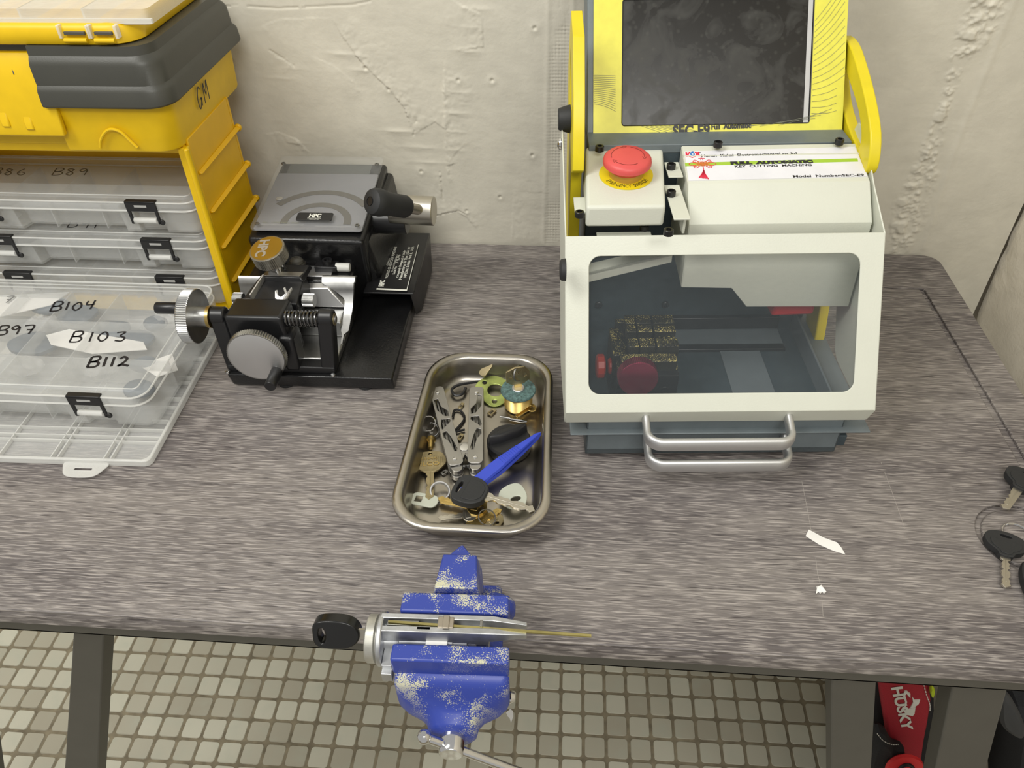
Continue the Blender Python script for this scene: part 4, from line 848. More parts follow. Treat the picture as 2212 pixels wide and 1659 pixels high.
b = B(); b.lathe([(.0058, 0), (.0058, .005), (.0032, .0052), (.0032, .002)], (.094, .124, .0865), (0, 0, 1), 20, cap=False); b.lathe([(.0033, .0025), (.0001, .0026)], (.094, .124, .0865), (0, 0, 1), 12); obj('socket_screw', b, BLKS, cm)
b = B(); b.cyl((.062, .110, .070), (.060, .118, .090), .0062, n=24); b.lathe([(.0105, 0), (.0105, .0018)], (.0595, .119, .088), (0, .2, 1), 24); obj('punch_post', b, NKL, cm)
b = B(); b.lathe([(.0078, 0), (.0078, .003), (.0055, .0055), (.0024, .006), (.0024, .003)], (.0595, .1195, .0900), (0, .2, 1), 24); obj('button_screw', b, DKF, cm)
# vise jaw with clamp screws
b = B(); b.hexa([(.012, .052, .066), (.076, .052, .066), (.080, .096, .066), (.020, .096, .066), (.012, .052, .080), (.076, .052, .080), (.076, .094, .092), (.028, .094, .092)])
b.hexa([(.028, .082, .088), (.078, .082, .088), (.080, .112, .088), (.034, .112, .088), (.028, .084, .0935), (.074, .084, .0935), (.078, .110, .0935), (.034, .110, .0935)])
obj('vise_jaw', b, BLKS, cm, bev=.0012)
b = B(); b.hexa([(.030, .084, .0936), (.073, .084, .0936), (.076, .092, .0938), (.034, .092, .0938), (.030, .084, .0950), (.073, .084, .0950), (.076, .092, .0952), (.034, .092, .0952)]); obj('steel_step', b, STL, cm, bev=.0002)
def kn(p0, ax, r, h, mat, n=40, name='knurled_knob'):
    b = B(); b.lathe([(r-.0008, 0), (r, .0006), (r, h-.0006), (r-.0008, h)], p0, ax, n*2, tooth=(1, 2, .0009)); return obj(name, b, mat, cm, ang=20)
kn((.013, .062, .078), (-1, 0, 0), .0072, .011, ALU); kn((.078, .068, .074), (1, 0, 0), .0076, .013, ALU)
b = B()  # small sheet metal gauge
Gq = lambda px, py, z=.088: H.z(px, py, z)
G = [Gq(594, 644, .086), Gq(594, 628, .090), Gq(599, 626, .090), Gq(601, 638, .088), Gq(607, 642, .087), Gq(616, 634, .090), Gq(612, 622, .092), Gq(616, 620, .092), Gq(620, 632, .090), Gq(629, 620, .094), Gq(631, 622, .094), Gq(620, 644, .088), Gq(608, 652, .084)]
b.plate(G, [], (0, -.0002, -.002)); obj('key_gauge', b, ALUS, cm, smooth=False)
b = B(); b.hexa([(.0250, .056, .080), (.0265, .056, .080), (.0335, .084, .090), (.0320, .084, .090), (.0235, .056, .088), (.0250, .056, .088), (.0335, .084, .0965), (.0320, .084, .0965)]); obj('gauge_blade', b, ALUS, cm)
# gold-disc clamp knob
kb = V(.0410, .0915, .1255); ax = V(.12, .22, -1).normalized()
b = B(); b.lathe([(.0150, -.0002), (.0190, 0), (.0198, .0010), (.0198, .0150), (.0188, .0160), (.0090, .0163)], kb, ax, 120, tooth=(2, 3, .0005)); obj('clamp_knob', b, NKL, cm, ang=20)
up = -ax; ru = V(1, 0, .0); ru = (ru-up*ru.dot(up)).normalized(); fu = up.cross(ru)
b = B(); b.lathe([(.0178, 0), (.0178, .0003), (.0001, .00035)], kb+up*.0001, up, 40); obj('gold_disc', b, GLD, cm)
text('HPC', .016, kb+up*.0006-ru*.010+fu*.013, -fu, ru, ALUS, cm, .026, name='raised_lettering', bold=.0006)
b = B(); b.lathe([(.0088, .015), (.0085, .034)], kb, ax, 20)
for i in range(5): a_ = 2*PI*i/5; o_ = ru*math.cos(a_)*.0082+fu*math.sin(a_)*.0082; b.cyl(kb+o_+ax*.015, kb+o_*.95+ax*.0320, .0038, .0026, n=12)
obj('knob_stem', b, CHR, cm)
# carriage: two uprights, black slide block, screw with spring
def upright(x0t, x1t, x0b, x1b):
    b = B(); b.hexa([(x0b, .006, .021), (x1b, .006, .021), (x1b, .024, .021), (x0b, .024, .021), (x0t, .012, .088), (x1t, .012, .088), (x1t, .030, .088), (x0t, .030, .088)])
    b.lathe([(.0095, 0), (.0095, x1t-x0t)], (x0t, .0205, .086), (1, 0, 0), 24); obj('upright', b, BLKS, cm, bev=.002)
upright(-.006, .010, -.001, .018); upright(.110, .126, .104, .120)
b = B(); b.box(.0, .006, .020, .120, .024, .029); obj('cross_bar', b, BLKS, cm, bev=.0015)
b = B(); b.hexa([(.012, .010, .030), (.078, .010, .030), (.078, .045, .030), (.012, .045, .030), (.012, .008, .0935), (.074, .008, .0935), (.074, .046, .0920), (.012, .046, .0920)]); b.box(.014, .050, .05, .072, .085, .070); b.box(.066, .004, .024, .082, .030, .070); obj('slide_block', b, BLKS, cm, bev=.004, seg=3)
b = B(); b.cyl((-.002, .0205, .084), (.128, .0205, .084), .0040, n=14)
obj('lead_screw', b, DSTL, cm)
b = B(); b.tube([(.074+.036*t/216, .0205+.0078*math.cos(t/216*9*2*PI), .084+.0078*math.sin(t/216*9*2*PI)) for t in range(217)], .0014, 8); obj('spring', b, M('dark_spring_steel', (.16, .16, .16), .25, 1), cm)
b = B(); b.cyl((.126, .0205, .084), (.1268, .0205, .084), .0065); obj('end_plug', b, BRSD, cm)
for x_ in (.000, .118): b = B(); b.lathe([(.0026, 0), (.0022, .0014), (.0004, .0018)], (x_, .003, .0215), (0, -.2, 1), 12); obj('mounting_screw', b, CHR, cm)
# crank wheels
def crank(c, ax, r, th, hpos, hlen, hr, name='crank_wheel'):
    c = V(*c); ax = V(*ax).normalized(); b = B()
    b.lathe([(.002, 0), (r-.0008, 0), (r, .0008), (r, th-.0008), (r-.0008, th), (.002, th)], c, ax, 150, tooth=(2, 3, .0011)); w_ = obj(name, b, ALU, cm, ang=20)
    b = B(); b.lathe([(r-.0020, 0), (r-.0025, .0002), (.0001, .0003)], c+ax*th, ax, 48); obj('wheel_face', b, ALUS, cm)
    h0 = c+V(*hpos); b = B(); b.lathe([(hr*.9, 0), (hr, .001), (hr, hlen-.001), (hr*.9, hlen)], h0+ax*(th+.001), ax, 24); g = obj('crank_handle', b, BLKS, cm)
    b = B(); b.cyl(h0+ax*(th-.001), h0+ax*(th+.002), hr*.75); obj('handle_pin', b, ALUS, cm)
crank((.0445, -.002, .055), (0, -1, .0), .0315, .0085, (.019, 0, -.0170), .026, .0062)
b = B(); b.cyl((.0445, .010, .052), (.0445, -.003, .052), .008); obj('wheel_shaft', b, ALU, cm)
crank((-.0210, .0205, .084), (-1, 0, 0), .0295, .0120, (0, -.009, .0165), .024, .0062)
b = B(); b.lathe([(.0112, 0), (.0112, .0125), (.0100, .0130)], (-.0210, .0205, .084), (1, 0, 0), 30); obj('index_collar', b, ALU, cm)
b = B(); b.lathe([(.0120, 0), (.0120, .0035)], (-.0095, .0205, .084), (1, 0, 0), 30); obj('brass_collar', b, BRS, cm)
# ---------------------------------------------------------------- automatic key cutting machine
S = Fr((.001, .521, TZ), 4)
km = thing('key_cutting_machine', 'cream and slate automatic key cutting machine with a yellow screen unit and red mushroom button', 'machine', S.O, S.rz)
HW = .285
def at3(*a): return Vector(a)
# base tray with flange
b = B(); b.box(.022, .016, .006, .268, .36, .014)
for x0, x1, y0, y1 in ((.022, .268, .016, .0185), (.022, .0245, .016, .36), (.2655, .268, .016, .36)): b.box(x0, y0, .006, x1, y1, .050)
b.box(.006, .009, .0390, .292, .030, .0408); b.box(.006, .0302, .0390, .024, .20, .0408); b.box(.266, .0302, .0390, .292, .20, .0408)
obj('base_tray', b, SLT, km, bev=.0008)
for x, y in ((.045, .04), (.24, .04), (.045, .32), (.24, .32)): b = B(); b.cyl((x, y, 0), (x, y, .007), .012); obj('rubber_foot', b, BLKR, km)
# interior: body
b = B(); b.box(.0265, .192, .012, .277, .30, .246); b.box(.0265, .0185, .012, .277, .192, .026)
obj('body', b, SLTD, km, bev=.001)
b = B(); b.box(.0265, .1915, .240, .277, .232, .2485)
obj('top_deck', b, SLT, km, bev=.0006)
def screw(p, ax=(0, 0, 1), r=.0042, h=.0052, name='socket_screw', mat=None):
    b = B(); b.lathe([(r, 0), (r, h-.0005), (r-.0006, h), (r*.55, h), (r*.55, h-.0025), (.0001, h-.0025)], p, ax, 18); return obj(name, b, mat or BLKS, km)
for q in ((1295, 326), (1550, 317), (1812, 311)): p = S.z(*q, .2495); screw((p.x, p.y, .2495))
for q in ((1293, 657), (1437, 657)): p = S.y(*q, .192); screw((p.x, .192, p.z), (0, -1, 0), h=.003)
# slide slot and a dark bar put in as the cable chain's shadow, floor panels
b = B(); b.box(.085, .186, .030, .25, .193, .046); b.box(.085, .150, .024, .25, .160, .030); obj('slide_rail_and_shadow', b, BLKS, km, bev=.001)
b = B(); b.box(.085, .160, .024, .25, .1915, .029); b.box(.178, .030, .0262, .222, .150, .0275); obj('floor_panel', b, SLT, km, bev=.0004)
# spindle and red pointer block in the shade of the cover
b = B(); b.lathe([(.016, 0), (.016, .05), (.009, .055), (.009, .070), (.004, .074), (.004, .09)], (.195, .150, .215), (0, 0, -1), 30); obj('spindle', b, DSTL, km)
b = B(); b.hexa([(.216, .128, .090), (.260, .130, .090), (.264, .172, .092), (.212, .172, .092), (.222, .126, .128), (.258, .130, .128), (.264, .172, .135), (.218, .172, .135)]); obj('red_block', b, REDI, km, bev=.003)
# clamp
ct = S.z(1350, 678, .098); c0 = .0560
b = B(); b.box(.053, .058, .026, .112, .122, .080); b.box(.050, .075, .026, .060, .120, .084); b.box(.056, .058, .078, .110, .070, .090)
for y0, y1, z1 in ((.106, .120, .1000), (.094, .105, .0985), (.072, .086, .0970)):
    for x0, x1 in ((.0640, .0740), (.0755, .0900), (.0920, .1130)): b.box(x0, y0, .078, x1, y1, z1)
for i in range(4): b.box(.0940+i*.0046, .0715, .0965, .0965+i*.0046, .0865, .0990)
b.box(.056, .118, .078, .108, .125, .092)
def brassy(name, thr):
    m = M(name, (.012, .011, .010), .5); nt = m.node_tree; p = nt.nodes['Principled BSDF']; tc = node(nt, 'ShaderNodeTexCoord')
    n1 = node(nt, 'ShaderNodeTexNoise', {'Vector': tc.outputs['Object'], 'Scale': 900, 'Detail': 2}).outputs[0]; n2 = node(nt, 'ShaderNodeTexNoise', {'Vector': tc.outputs['Object'], 'Scale': 60, 'Detail': 2}).outputs[0]
    s = node(nt, 'ShaderNodeMath', {0: n2, 1: .5, 2: n1}, operation='MULTIPLY_ADD').outputs[0]
    geo = node(nt, 'ShaderNodeNewGeometry'); up = node(nt, 'ShaderNodeSeparateXYZ', {0: geo.outputs['Normal']}).outputs[2]
    f = node(nt, 'ShaderNodeMath', {0: node(nt, 'ShaderNodeMapRange', {0: s, 1: thr, 2: thr+.05}).outputs[0], 1: node(nt, 'ShaderNodeMapRange', {0: up, 1: .2, 2: .7}).outputs[0]}, operation='MULTIPLY').outputs[0]
    nt.links.new(rgbmix(nt, f, lin(34, 32, 24), lin(200, 184, 110)), p.inputs['Base Color']); return m
BDST = brassy('blackened_steel_with_brass_filings', .84)
cl_ = obj('key_clamp', b, BDST, km, bev=.0008)
b = B(); b.box(.053, .0505, .026, .1120, .060, .078); b.lathe([(.0042, 0), (.0040, .001), (.001, .001)], (.100, .0505, .060), (0, -1, 0), 16); obj('clamp_front', b, BLKS, km, bev=.001)
kc_ = S.y(1381, 812, .030)
b = B(); b.lathe([(.0180, 0), (.0190, .0008), (.0190, .0110), (.0182, .0120), (.0001, .0123)], (kc_.x, .044, kc_.z-.008), (0, -1, .12), 140, tooth=(1, 2, .0005)); obj('crimson_knob', b, CRM, km, ang=20)
b = B()
for h_, r_ in ((0, .0085), (.012, .0125)): b.lathe([(r_*.8, 0), (r_, .0015), (r_, .0075), (r_*.8, .009)], (.0560-h_, .085, .062), (-1, 0, 0), 12)
obj('orange_knob', b, REDO, km, ang=20)
# hood: sheet metal with window
fl = math.hypot(.0875, .135); nn = V(0, -.135, .0875).normalized()
def FP(x, t, o=0): return V(x, .0035+.0875*t, .074+.135*t)+nn*o
def fpx(px, py): p = S.pl(px, py, (0, .0035, .074), nn); return p
wc = [fpx(1272, 552), fpx(1859, 543), fpx(1845, 853), fpx(1273, 852)]
wx0, wx1 = .0215, .2640; t0, t1 = (wc[3].z-.074)/.135, (wc[0].z-.074)/.135-.004
win = [(x, t) for x, t in [(p[0], p[1]) for p in rrect(wx0, t0*fl, wx1, t1*fl, .0105, 7)]]
b = B(); b.plate([FP(x, t) for x, t in [(0, 0), (HW, 0), (HW, 1), (0, 1)]], [[FP(x, t/fl) for x, t in win][::-1]], nn*-.0014)
b.hexa([(0, .0035, .0745), (HW, .0035, .0745), (HW, .0050, .0745), (0, .0050, .0745), (.0012, .0110, .0545), (HW-.0012, .0110, .0545), (HW-.0012, .0125, .0545), (.0012, .0125, .0545)])
prof = [(.0115, .0545), (.0035, .074), (.0910, .209), (.135, .230), (.190, .262), (.205, .262), (.212, .250), (.205, .215), (.160, .130), (.110, .0600), (.100, .0545)]
for x0 in (0, HW-.0014): b.prism([V(x0, y, z) for y, z in prof], (.0014, 0, 0))
obj('hood', b, HOOD, km, bev=.0006, seg=2)
b = B(); b.plate([FP(x, t, -.0016) for x, t in [(.012, .05), (HW-.012, .05), (HW-.012, .95), (.012, .95)]], [], nn*-.0018); obj('window_pane', b, WIN, km, smooth=False)
for x0, ax in ((-.0005, (-1, 0, 0)), (HW+.0005, (1, 0, 0))): b = B(); b.lathe([(.0058, 0), (.0052, .002), (.003, .0035), (.0001, .004)], (x0, .193, .250), ax, 18); obj('hinge_screw', b, CHR, km)
# handles
def handle(x0, x1, yb, yf, z, h_):
    pts = [V(x0, yb, z+.008), V(x0, yb-.010, z+.004)]; R_ = .013
    for i in range(9): a = PI+PI/2*i/8; pts.append(V(x0+R_+R_*math.cos(a), yf+R_+R_*math.sin(a), z))
    for i in range(9): a = 1.5*PI+PI/2*i/8; pts.append(V(x1-R_+R_*math.cos(a), yf+R_+R_*math.sin(a), z))
    pts += [V(x1, yb-.010, z+.004), V(x1, yb, z+.008)]
    b = B(); L0 = []
    P_ = pts
    for i, p in enumerate(P_):
        d = (P_[min(i+1, len(P_)-1)]-P_[max(i-1, 0)]); d.z = 0; d.normalize(); s = V(d.y, -d.x, 0)
        L0.append([p+s*a_+V(0, 0, c_) for a_, c_ in ((.0022, -h_), (.0030, -h_*.6), (.0034, 0), (.0028, h_*.75), (.0010, h_), (-.0014, h_), (-.0030, h_*.8), (-.0030, -h_*.8), (-.0014, -h_))])
    b.loft(L0); return b
obj('hood_handle', handle(.0755, .2085, .012, -.0215, .0570, .0062), ALUS, km, ang=60)
obj('tray_handle', handle(.0800, .2130, .018, -.0185, .0255, .0064), ALUS, km, ang=60)
# spindle cover
cx0, cx1 = .1150, .2805
b = B(); pf = [(.1900, .2470), (.1405, .2330), (.1125, .2070), (.1120, .196), (.1060, .130)]
low = [(cx0, .1440), (cx0+.045, .1415), (cx0+.060, .1200), (cx1, .118)]
front = [V(cx0, .1405, .2330), V(cx1, .1405, .2330)]
def cy_(z):
    for (ya, za), (yb, zb) in zip(pf, pf[1:]):
        if zb <= z <= za: return yb+(ya-yb)*(z-zb)/(za-zb)
    return pf[-1][0]
b.add([V(cx0, .19, .247), V(cx1, .19, .247), V(cx1, .1405, .233), V(cx0, .1405, .233), V(cx1, .1125, .207), V(cx0, .1125, .207), V(cx1, .112, .196), V(cx0, .112, .196)], [(0, 3, 2, 1), (3, 5, 4, 2), (5, 7, 6, 4)])
b.add([V(cx0, .112, .196), V(cx1, .112, .196)]+[V(x, cy_(z), z) for x, z in [(cx1, .118), (cx0+.066, .119), (cx0+.048, .1405), (cx0, .1420)]], [(0, 5, 4, 3, 2, 1)])
b.add([V(cx0, .19, .247), V(cx0, .1405, .233), V(cx0, .1125, .207), V(cx0, .112, .196), V(cx0, cy_(.142), .142), V(cx0, .19, .150)], [(0, 1, 2, 3, 4, 5)])
b.add([V(cx1, .19, .247), V(cx1, .1405, .233), V(cx1, .1125, .207), V(cx1, .112, .196), V(cx1, cy_(.118), .118), V(cx1, .19, .122)], [(5, 4, 3, 2, 1, 0)])
b.box(cx0+.0, .175, .150, cx1, .178, .244)
o_ = obj('spindle_cover', b, HOOD, km, ang=20); md = o_.modifiers.new('s', 'SOLIDIFY'); md.thickness = .0012; md.offset = 0; md2 = o_.modifiers.new('b', 'BEVEL'); md2.width = .0018; md2.segments = 3; md2.angle_limit = math.radians(15)
n2 = V(0, -.0140, .0495).normalized(); cdir = V(0, .0495, .0140).normalized()
def CP(px, py): return S.pl(px, py, (0, .1405, .2330), n2)
b = B(); lab = [CP(1487, 392), CP(1873, 383), CP(1846, 319), CP(1478, 329)]; b.loft([[p+n2*.0005 for p in lab], [p+n2*.0011 for p in lab]]); lb = obj('printed_label', b, LBL, km, smooth=False)
def ctext(s_, px0, py0, px1, py1, h_, mat, bold=0): a, c = CP(px0, py0), CP(px1, py1); text(s_, h_*.72, a+n2*.0012, c-a, cdir, mat, km, (c-a).length, bold=bold)
ctext('Hunan  Kukai  Electromechanical co.,ltd', 1515, 341, 1721, 336, .0060, INK, .00010)
b = B(); gq = [CP(1480, 361), CP(1853, 351), CP(1851, 344), CP(1479, 354)]; b.loft([[p+n2*.0011 for p in gq], [p+n2*.0012 for p in gq]]); obj('green_stripe', b, GRN, km, smooth=False)
ctext('FULL  AUTOMATIC', 1578, 357.5, 1756, 353.5, .0070, INK, .0005); ctext('KEY  CUTTING  MACHING', 1587, 364, 1753, 360.5, .0058, INK, .00008)
ctext('Model  Number:SEC-E9', 1713, 385.5, 1866, 382.5, .0060, INK, .00008)
ctext('R', 1510.5, 333, 1514.5, 333, .002, INK)
b = B()
def shape(pts, b, o1=.0011, o2=.0012): P_ = [CP(*p)+n2*o1 for p in pts]; b.prism(P_, n2*(o2-o1))
shape([(1480, 331), (1484, 331), (1485.5, 341), (1481, 341)], b); shape([(1484.3, 336), (1488, 330), (1492, 330), (1487, 336), (1493, 341), (1489, 341)], b); shape([(1506, 330), (1510, 330), (1511, 340), (1507, 340)], b); shape([(1499, 330), (1504, 330), (1507, 335), (1503.5, 340), (1500, 340), (1503, 335)], b)
shape([(1488, 339), (1495, 341.5), (1502, 339), (1503, 341), (1495, 343.2), (1487, 341)], b)
obj('red_logo', b, REDP, km, smooth=False)
b = B(); c_ = CP(1495.3, 335); b.plate([c_+V(1, 0, 0)*.0021*math.cos(2*PI*i/20)+cdir*.0026*math.sin(2*PI*i/20)+n2*.0013 for i in range(20)], [[c_+V(1, 0, 0)*.0010*math.cos(2*PI*i/12)+cdir*.0012*math.sin(2*PI*i/12)+n2*.0013 for i in range(12)][::-1]], n2*.0001)
shape([(1493.5, 331.5), (1497, 331.5), (1498, 328.5), (1493, 328.8)], b); obj('blue_logo', b, BLUP, km, smooth=False)
# knot emblem with tassel
b = B(); kc2 = CP(1517, 356.5); ux = V(1, 0, 0); 
def kp(u_, v_): return kc2+ux*u_+cdir*v_+n2*.0013
for i in range(5):
    o2 = -.0044+i*.0022; ribbon(b, [kp(o2-.0044, -.0030), kp(o2+.0044, .0030)], n2, .0007); ribbon(b, [kp(o2-.0044, .0030), kp(o2+.0044, -.0030)], n2, .0007)
obj('knot_lattice', b, ORGP, km, smooth=False); b = B()
for sx in (-1, 1):
    b.tube(smooth2([kp(sx*.006, -.001), kp(sx*.010, -.0022), kp(sx*.0125, 0), kp(sx*.010, .0022), kp(sx*.006, .001)], 5, False), 0, flat=(.0006, .0001, n2))
    b.tube(smooth2([kp(sx*.003, .003), kp(sx*.0065, .0055), kp(sx*.0085, .0035), kp(sx*.005, .002)], 5, False), 0, flat=(.0006, .0001, n2)); b.tube(smooth2([kp(sx*.003, -.003), kp(sx*.0065, -.0055), kp(sx*.0085, -.0035), kp(sx*.005, -.002)], 5, False), 0, flat=(.0006, .0001, n2))
ribbon(b, [kp(-.003, .0075), kp(.003, .0075)], n2, .0007); ribbon(b, [kp(-.001, .0055), kp(0, .0105), kp(.001, .0055)], n2, .0006); ribbon(b, [kp(0, -.003), kp(0, -.0085)], n2, .0008)
for i in range(7): ribbon(b, [kp(0, -.0085), kp(.0004-.0004*i, -.013), kp(.0028-.0014*i, -.0205+.0003*i)], n2, .0010)
obj('knot_emblem', b, REDP, km, smooth=False)
# emergency stop box
b = B(); b.hexa([(.0185, .100, .2125), (.0885, .100, .2125), (.0950, .188, .2125), (.0215, .188, .2125), (.0185, .100, .2330), (.0885, .100, .2330), (.0990, .200, .2440), (.0240, .200, .2440)])
obj('switch_box', b, HOOD, km, bev=.0030, seg=4)
en = V(0, -.0110, .1).normalized(); eup = V(0, .1, .0110).normalized()
def EP(px, py): return S.pl(px, py, (0, .100, .2330), en)
ec = EP(1352, 378); er = (EP(1411, 385)-EP(1294, 385)).length/2
b = B(); b.lathe([(er, .0002), (er, .0010), (.0001, .0011)], ec, en, 60); obj('yellow_disc', b, YMT, km)
text('EMERGENCY  SWITCH', .0052, ec+en*.0012, (1, 0, 0), eup, INK, km, .044, bend=(er*.90, -PI/2)) if False else None
me = text_mesh('EMERGENCY  SWITCH', .0066, .0440)
R_ = er*.93
for v in me.vertices:
    t = -PI/2+(v.co.x-.0220)/(R_*.90); r_ = R_-v.co.y*1.0; v.co.x, v.co.y = (R_-(.0062-v.co.y)*-1-.0062)*0+ (R_-.0016-(.0062-v.co.y)*-0)*0 + (R_-.0010-v.co.y)*math.cos(t), (R_-.0010-v.co.y)*math.sin(t)
me.transform(mat3(ec+en*.0012, (1, 0, 0), eup)); obj('lettering', me, INK, km, smooth=False)
b = B(); b.lathe([(.0160, .001), (.0155, .0075), (.0140, .008)], ec, en, 40); obj('button_collar', b, M('brown_clear_collar', lin(190, 150, 60), .35), km)
mb = ec+en*.0040
b = B(); b.lathe([(.0140, -.002), (.0160, .004), (.0208, .0075), (.0222, .0085), (.0222, .0105), (.0217, .0130), (.0194, .0152), (.0120, .0162), (.0001, .0165)], mb, en, 96, tooth=(3, 4, .0003)); obj('mushroom_button', b, RED, km, ang=40)
b = B(); rg = V(1, 0, 0)
for a0, a1 in ((100, 190), (-10, 75), (215, 300)):
    P_ = [mb+en*.0160+(rg*math.cos(math.radians(a0+(a1-a0)*i/12))+eup*math.sin(math.radians(a0+(a1-a0)*i/12)))*.0150 for i in range(13)]; ribbon(b, P_, en, .0004)
    e_ = P_[0]; d1 = (P_[0]-P_[1]).normalized(); s1 = d1.cross(en); b.prism([e_+s1*.0018, e_-s1*.0018, e_+d1*.004][::1], en*.0002) if False else ribbon(b, [e_+s1*.002-d1*.001, e_+d1*.003, e_-s1*.002-d1*.001], en, .0004)
obj('twist_arrows', b, M('dark_red_line', lin(120, 45, 45), .5), km, smooth=False)
# mounting plates round the switch box
b = B()
for (xa, xb, ya, yb, za) in ((.098, .1115, .150, .180, .2345), (.094, .1085, .085, .148, .2270), (.0095, .022, .112, .140, .2200), (.030, .080, .094, .112, .1990)): b.box(xa, ya, za, xb, yb, za+.0016)
b.box(.106, .100, .205, .1085, .148, .2270)
b.hexa([(.0200, .106, .1560), (.1030, .112, .1740), (.1030, .128, .1740), (.0200, .122, .1560), (.0200, .106, .1590), (.1030, .112, .1770), (.1030, .128, .1770), (.0200, .122, .1590)])
b.hexa([(.0200, .106, .1480), (.1030, .112, .1670), (.1030, .1135, .1670), (.0200, .1075, .1480), (.0200, .106, .1590), (.1030, .112, .1770), (.1030, .1135, .1770), (.0200, .1075, .1590)])
obj('mounting_plate', b, HOOD, km, bev=.0004)
for q, z in (((1450, 358), .2361), ((1450, 416), .2286), ((1444, 500), .2286), ((1252, 461), .2216), ((1392, 490), .2006)): p = S.z(*q, z+.003); screw((p.x, p.y, z))
# side brackets with hand loops
def bracket(x0, th):
    out_ = [(.2950, .3120), (.2650, .3155), (.2290, .3040), (.1925, .2875), (.1640, .2690), (.1510, .2480), (.1530, .2350), (.1650, .2300), (.178, .215), (.182, .150), (.165, .090), (.150, .030), (.178, .030), (.215, .10), (.24, .20), (.300, .285)]
    hole = [(.2760, .2960), (.2440, .2890), (.2020, .2740), (.1800, .2570), (.1860, .2480), (.2350, .2610), (.265, .280)]
    b = B(); b.plate([V(x0, y, z) for y, z in smooth2([(y, z, 0) for y, z in out_], 3) for y, z in [(y, z)]] if False else [V(x0, p.x, p.y) for p in smooth2([(y, z, 0) for y, z in out_], 3)], [[V(x0, p.x, p.y) for p in smooth2([(y, z, 0) for y, z in hole], 3)][::-1]], (th, 0, 0))
    return obj('side_bracket', b, YMT, km, bev=.0012)
bracket(.2815 if False else .2790, .0105)
# left bracket seen edge-on from the front
b = B(); b.plate([V(.0085, y, z) for y, z in [(.245, .355), (.205, .345), (.170, .300), (.150, .262), (.148, .244), (.160, .236), (.172, .232), (.176, .100), (.150, .030), (.20, .030), (.235, .18), (.262, .30)]], [[V(.0085, y, z) for y, z in [(.236, .325), (.205, .305), (.182, .272), (.195, .262), (.222, .275)]]], (.0105, 0, 0)); obj('side_bracket', b, YMT, km, bev=.0012)
for q in ((1229, 257),):
    p = S.y(*q, .205); b = B(); b.lathe([(.013, 0), (.0125, .003), (.0100, .011), (.0092, .0115)], (.0085, p.y, p.z), (-1, 0, 0), 28); obj('pivot_knob', b, BLKR, km)
p = S.y(1219, 583, .06); b = B(); b.lathe([(.0100, 0), (.0095, .004), (.0080, .0055)], (-.0002, .06, p.z), (-1, 0, 0), 24); obj('grommet', b, BLKR, km)
# screen unit
sd = V(0, .0655, .1010).normalized(); sn = V(0, -.1010, .0655).normalized()
def SP(px, py): return S.pl(px, py, (0, .2215, .2500), sn)
def sp(x, u, o=0): return V(x, .2215, .2495)+sd*u+sn*o
b = B(); b.hexa([sp(.0265, -.003, -.050)+V(0, .01, 0), sp(.277, -.003, -.050)+V(0, .01, 0), sp(.277, -.003, -.001), sp(.0265, -.003, -.001)][::1]+[sp(.0265, .235, -.030), sp(.277, .235, -.030), sp(.277, .235, -.001), sp(.0265, .235, -.001)]); obj('screen_housing', b, SLT, km, bev=.001)
sTL, sBL, sBR = SP(1345, 3), SP(1343, 272), SP(1748, 253)
x0s, x1s, u0s = sBL.x, sBR.x, (sBL-V(sBL.x, .2215, .2495)).dot(sd)
u1s = (sTL-V(sTL.x, .2215, .2495)).dot(sd)+.0015
fx0, fx1 = .0325, .2762
b = B(); b.plate([sp(x, u) for x, u in [(fx0, -.006), (fx1, -.006), (fx1, .232), (fx0, .232)]], [[sp(x, u) for x, u in rrect(x0s, u0s, x1s, u1s, .0025, 3)][::-1]], sn*.0010); obj('face_decal', b, YDC, km, smooth=False)
def glass_mat():
    m = M('dusty_dark_screen_glass', (.012, .012, .012), .12); nt = m.node_tree; p = nt.nodes['Principled BSDF']; tc = node(nt, 'ShaderNodeTexCoord')
    n1 = node(nt, 'ShaderNodeTexNoise', {'Vector': tc.outputs['Object'], 'Scale': 22, 'Detail': 3, 'Distortion': 2.2}).outputs[0]
    n2_ = node(nt, 'ShaderNodeTexVoronoi', {'Vector': tc.outputs['Object'], 'Scale': 130}).outputs[0]
    f = node(nt, 'ShaderNodeMapRange', {0: n1, 1: .45, 2: .8, 4: .75}).outputs[0]; g = node(nt, 'ShaderNodeMapRange', {0: n2_, 1: .30, 2: .12, 4: .30}).outputs[0]
    c = rgbmix(nt, f, lin(30, 28, 24), lin(74, 74, 70)); c = rgbmix(nt, g, c, lin(72, 72, 66)); p.inputs['Specular IOR Level'].default_value = .3; nt.links.new(c, p.inputs['Base Color'])
    nt.links.new(node(nt, 'ShaderNodeMapRange', {0: f, 3: .25, 4: .6}).outputs[0], p.inputs['Roughness']); return m
b = B(); b.plate([sp(x, u, -.0008) for x, u in [(x0s-.001, u0s-.001), (x1s+.001, u0s-.001), (x1s+.001, u1s+.001), (x0s-.001, u1s+.001)]], [], sn*.0009); obj('screen_glass', b, glass_mat(), km, smooth=False)
b = B(); b.plate([sp(x, u, .0003) for x, u in [(x1s-.0058, u0s+.0008), (x1s-.0012, u0s+.0008), (x1s-.0008, u1s), (x1s-.0052, u1s)]], [], sn*.0003); obj('screen_margin', b, M('pale_grey_margin', lin(190, 190, 190), .4), km, smooth=False)
b = B()
fr_ = rrect(x0s, u0s, x1s, u1s, .0025, 3); P_ = [sp(x, u, .0012) for x, u in fr_]; b.tube(P_, .0005, 5, closed=True); obj('screen_gasket', b, BLK, km)
b = B()
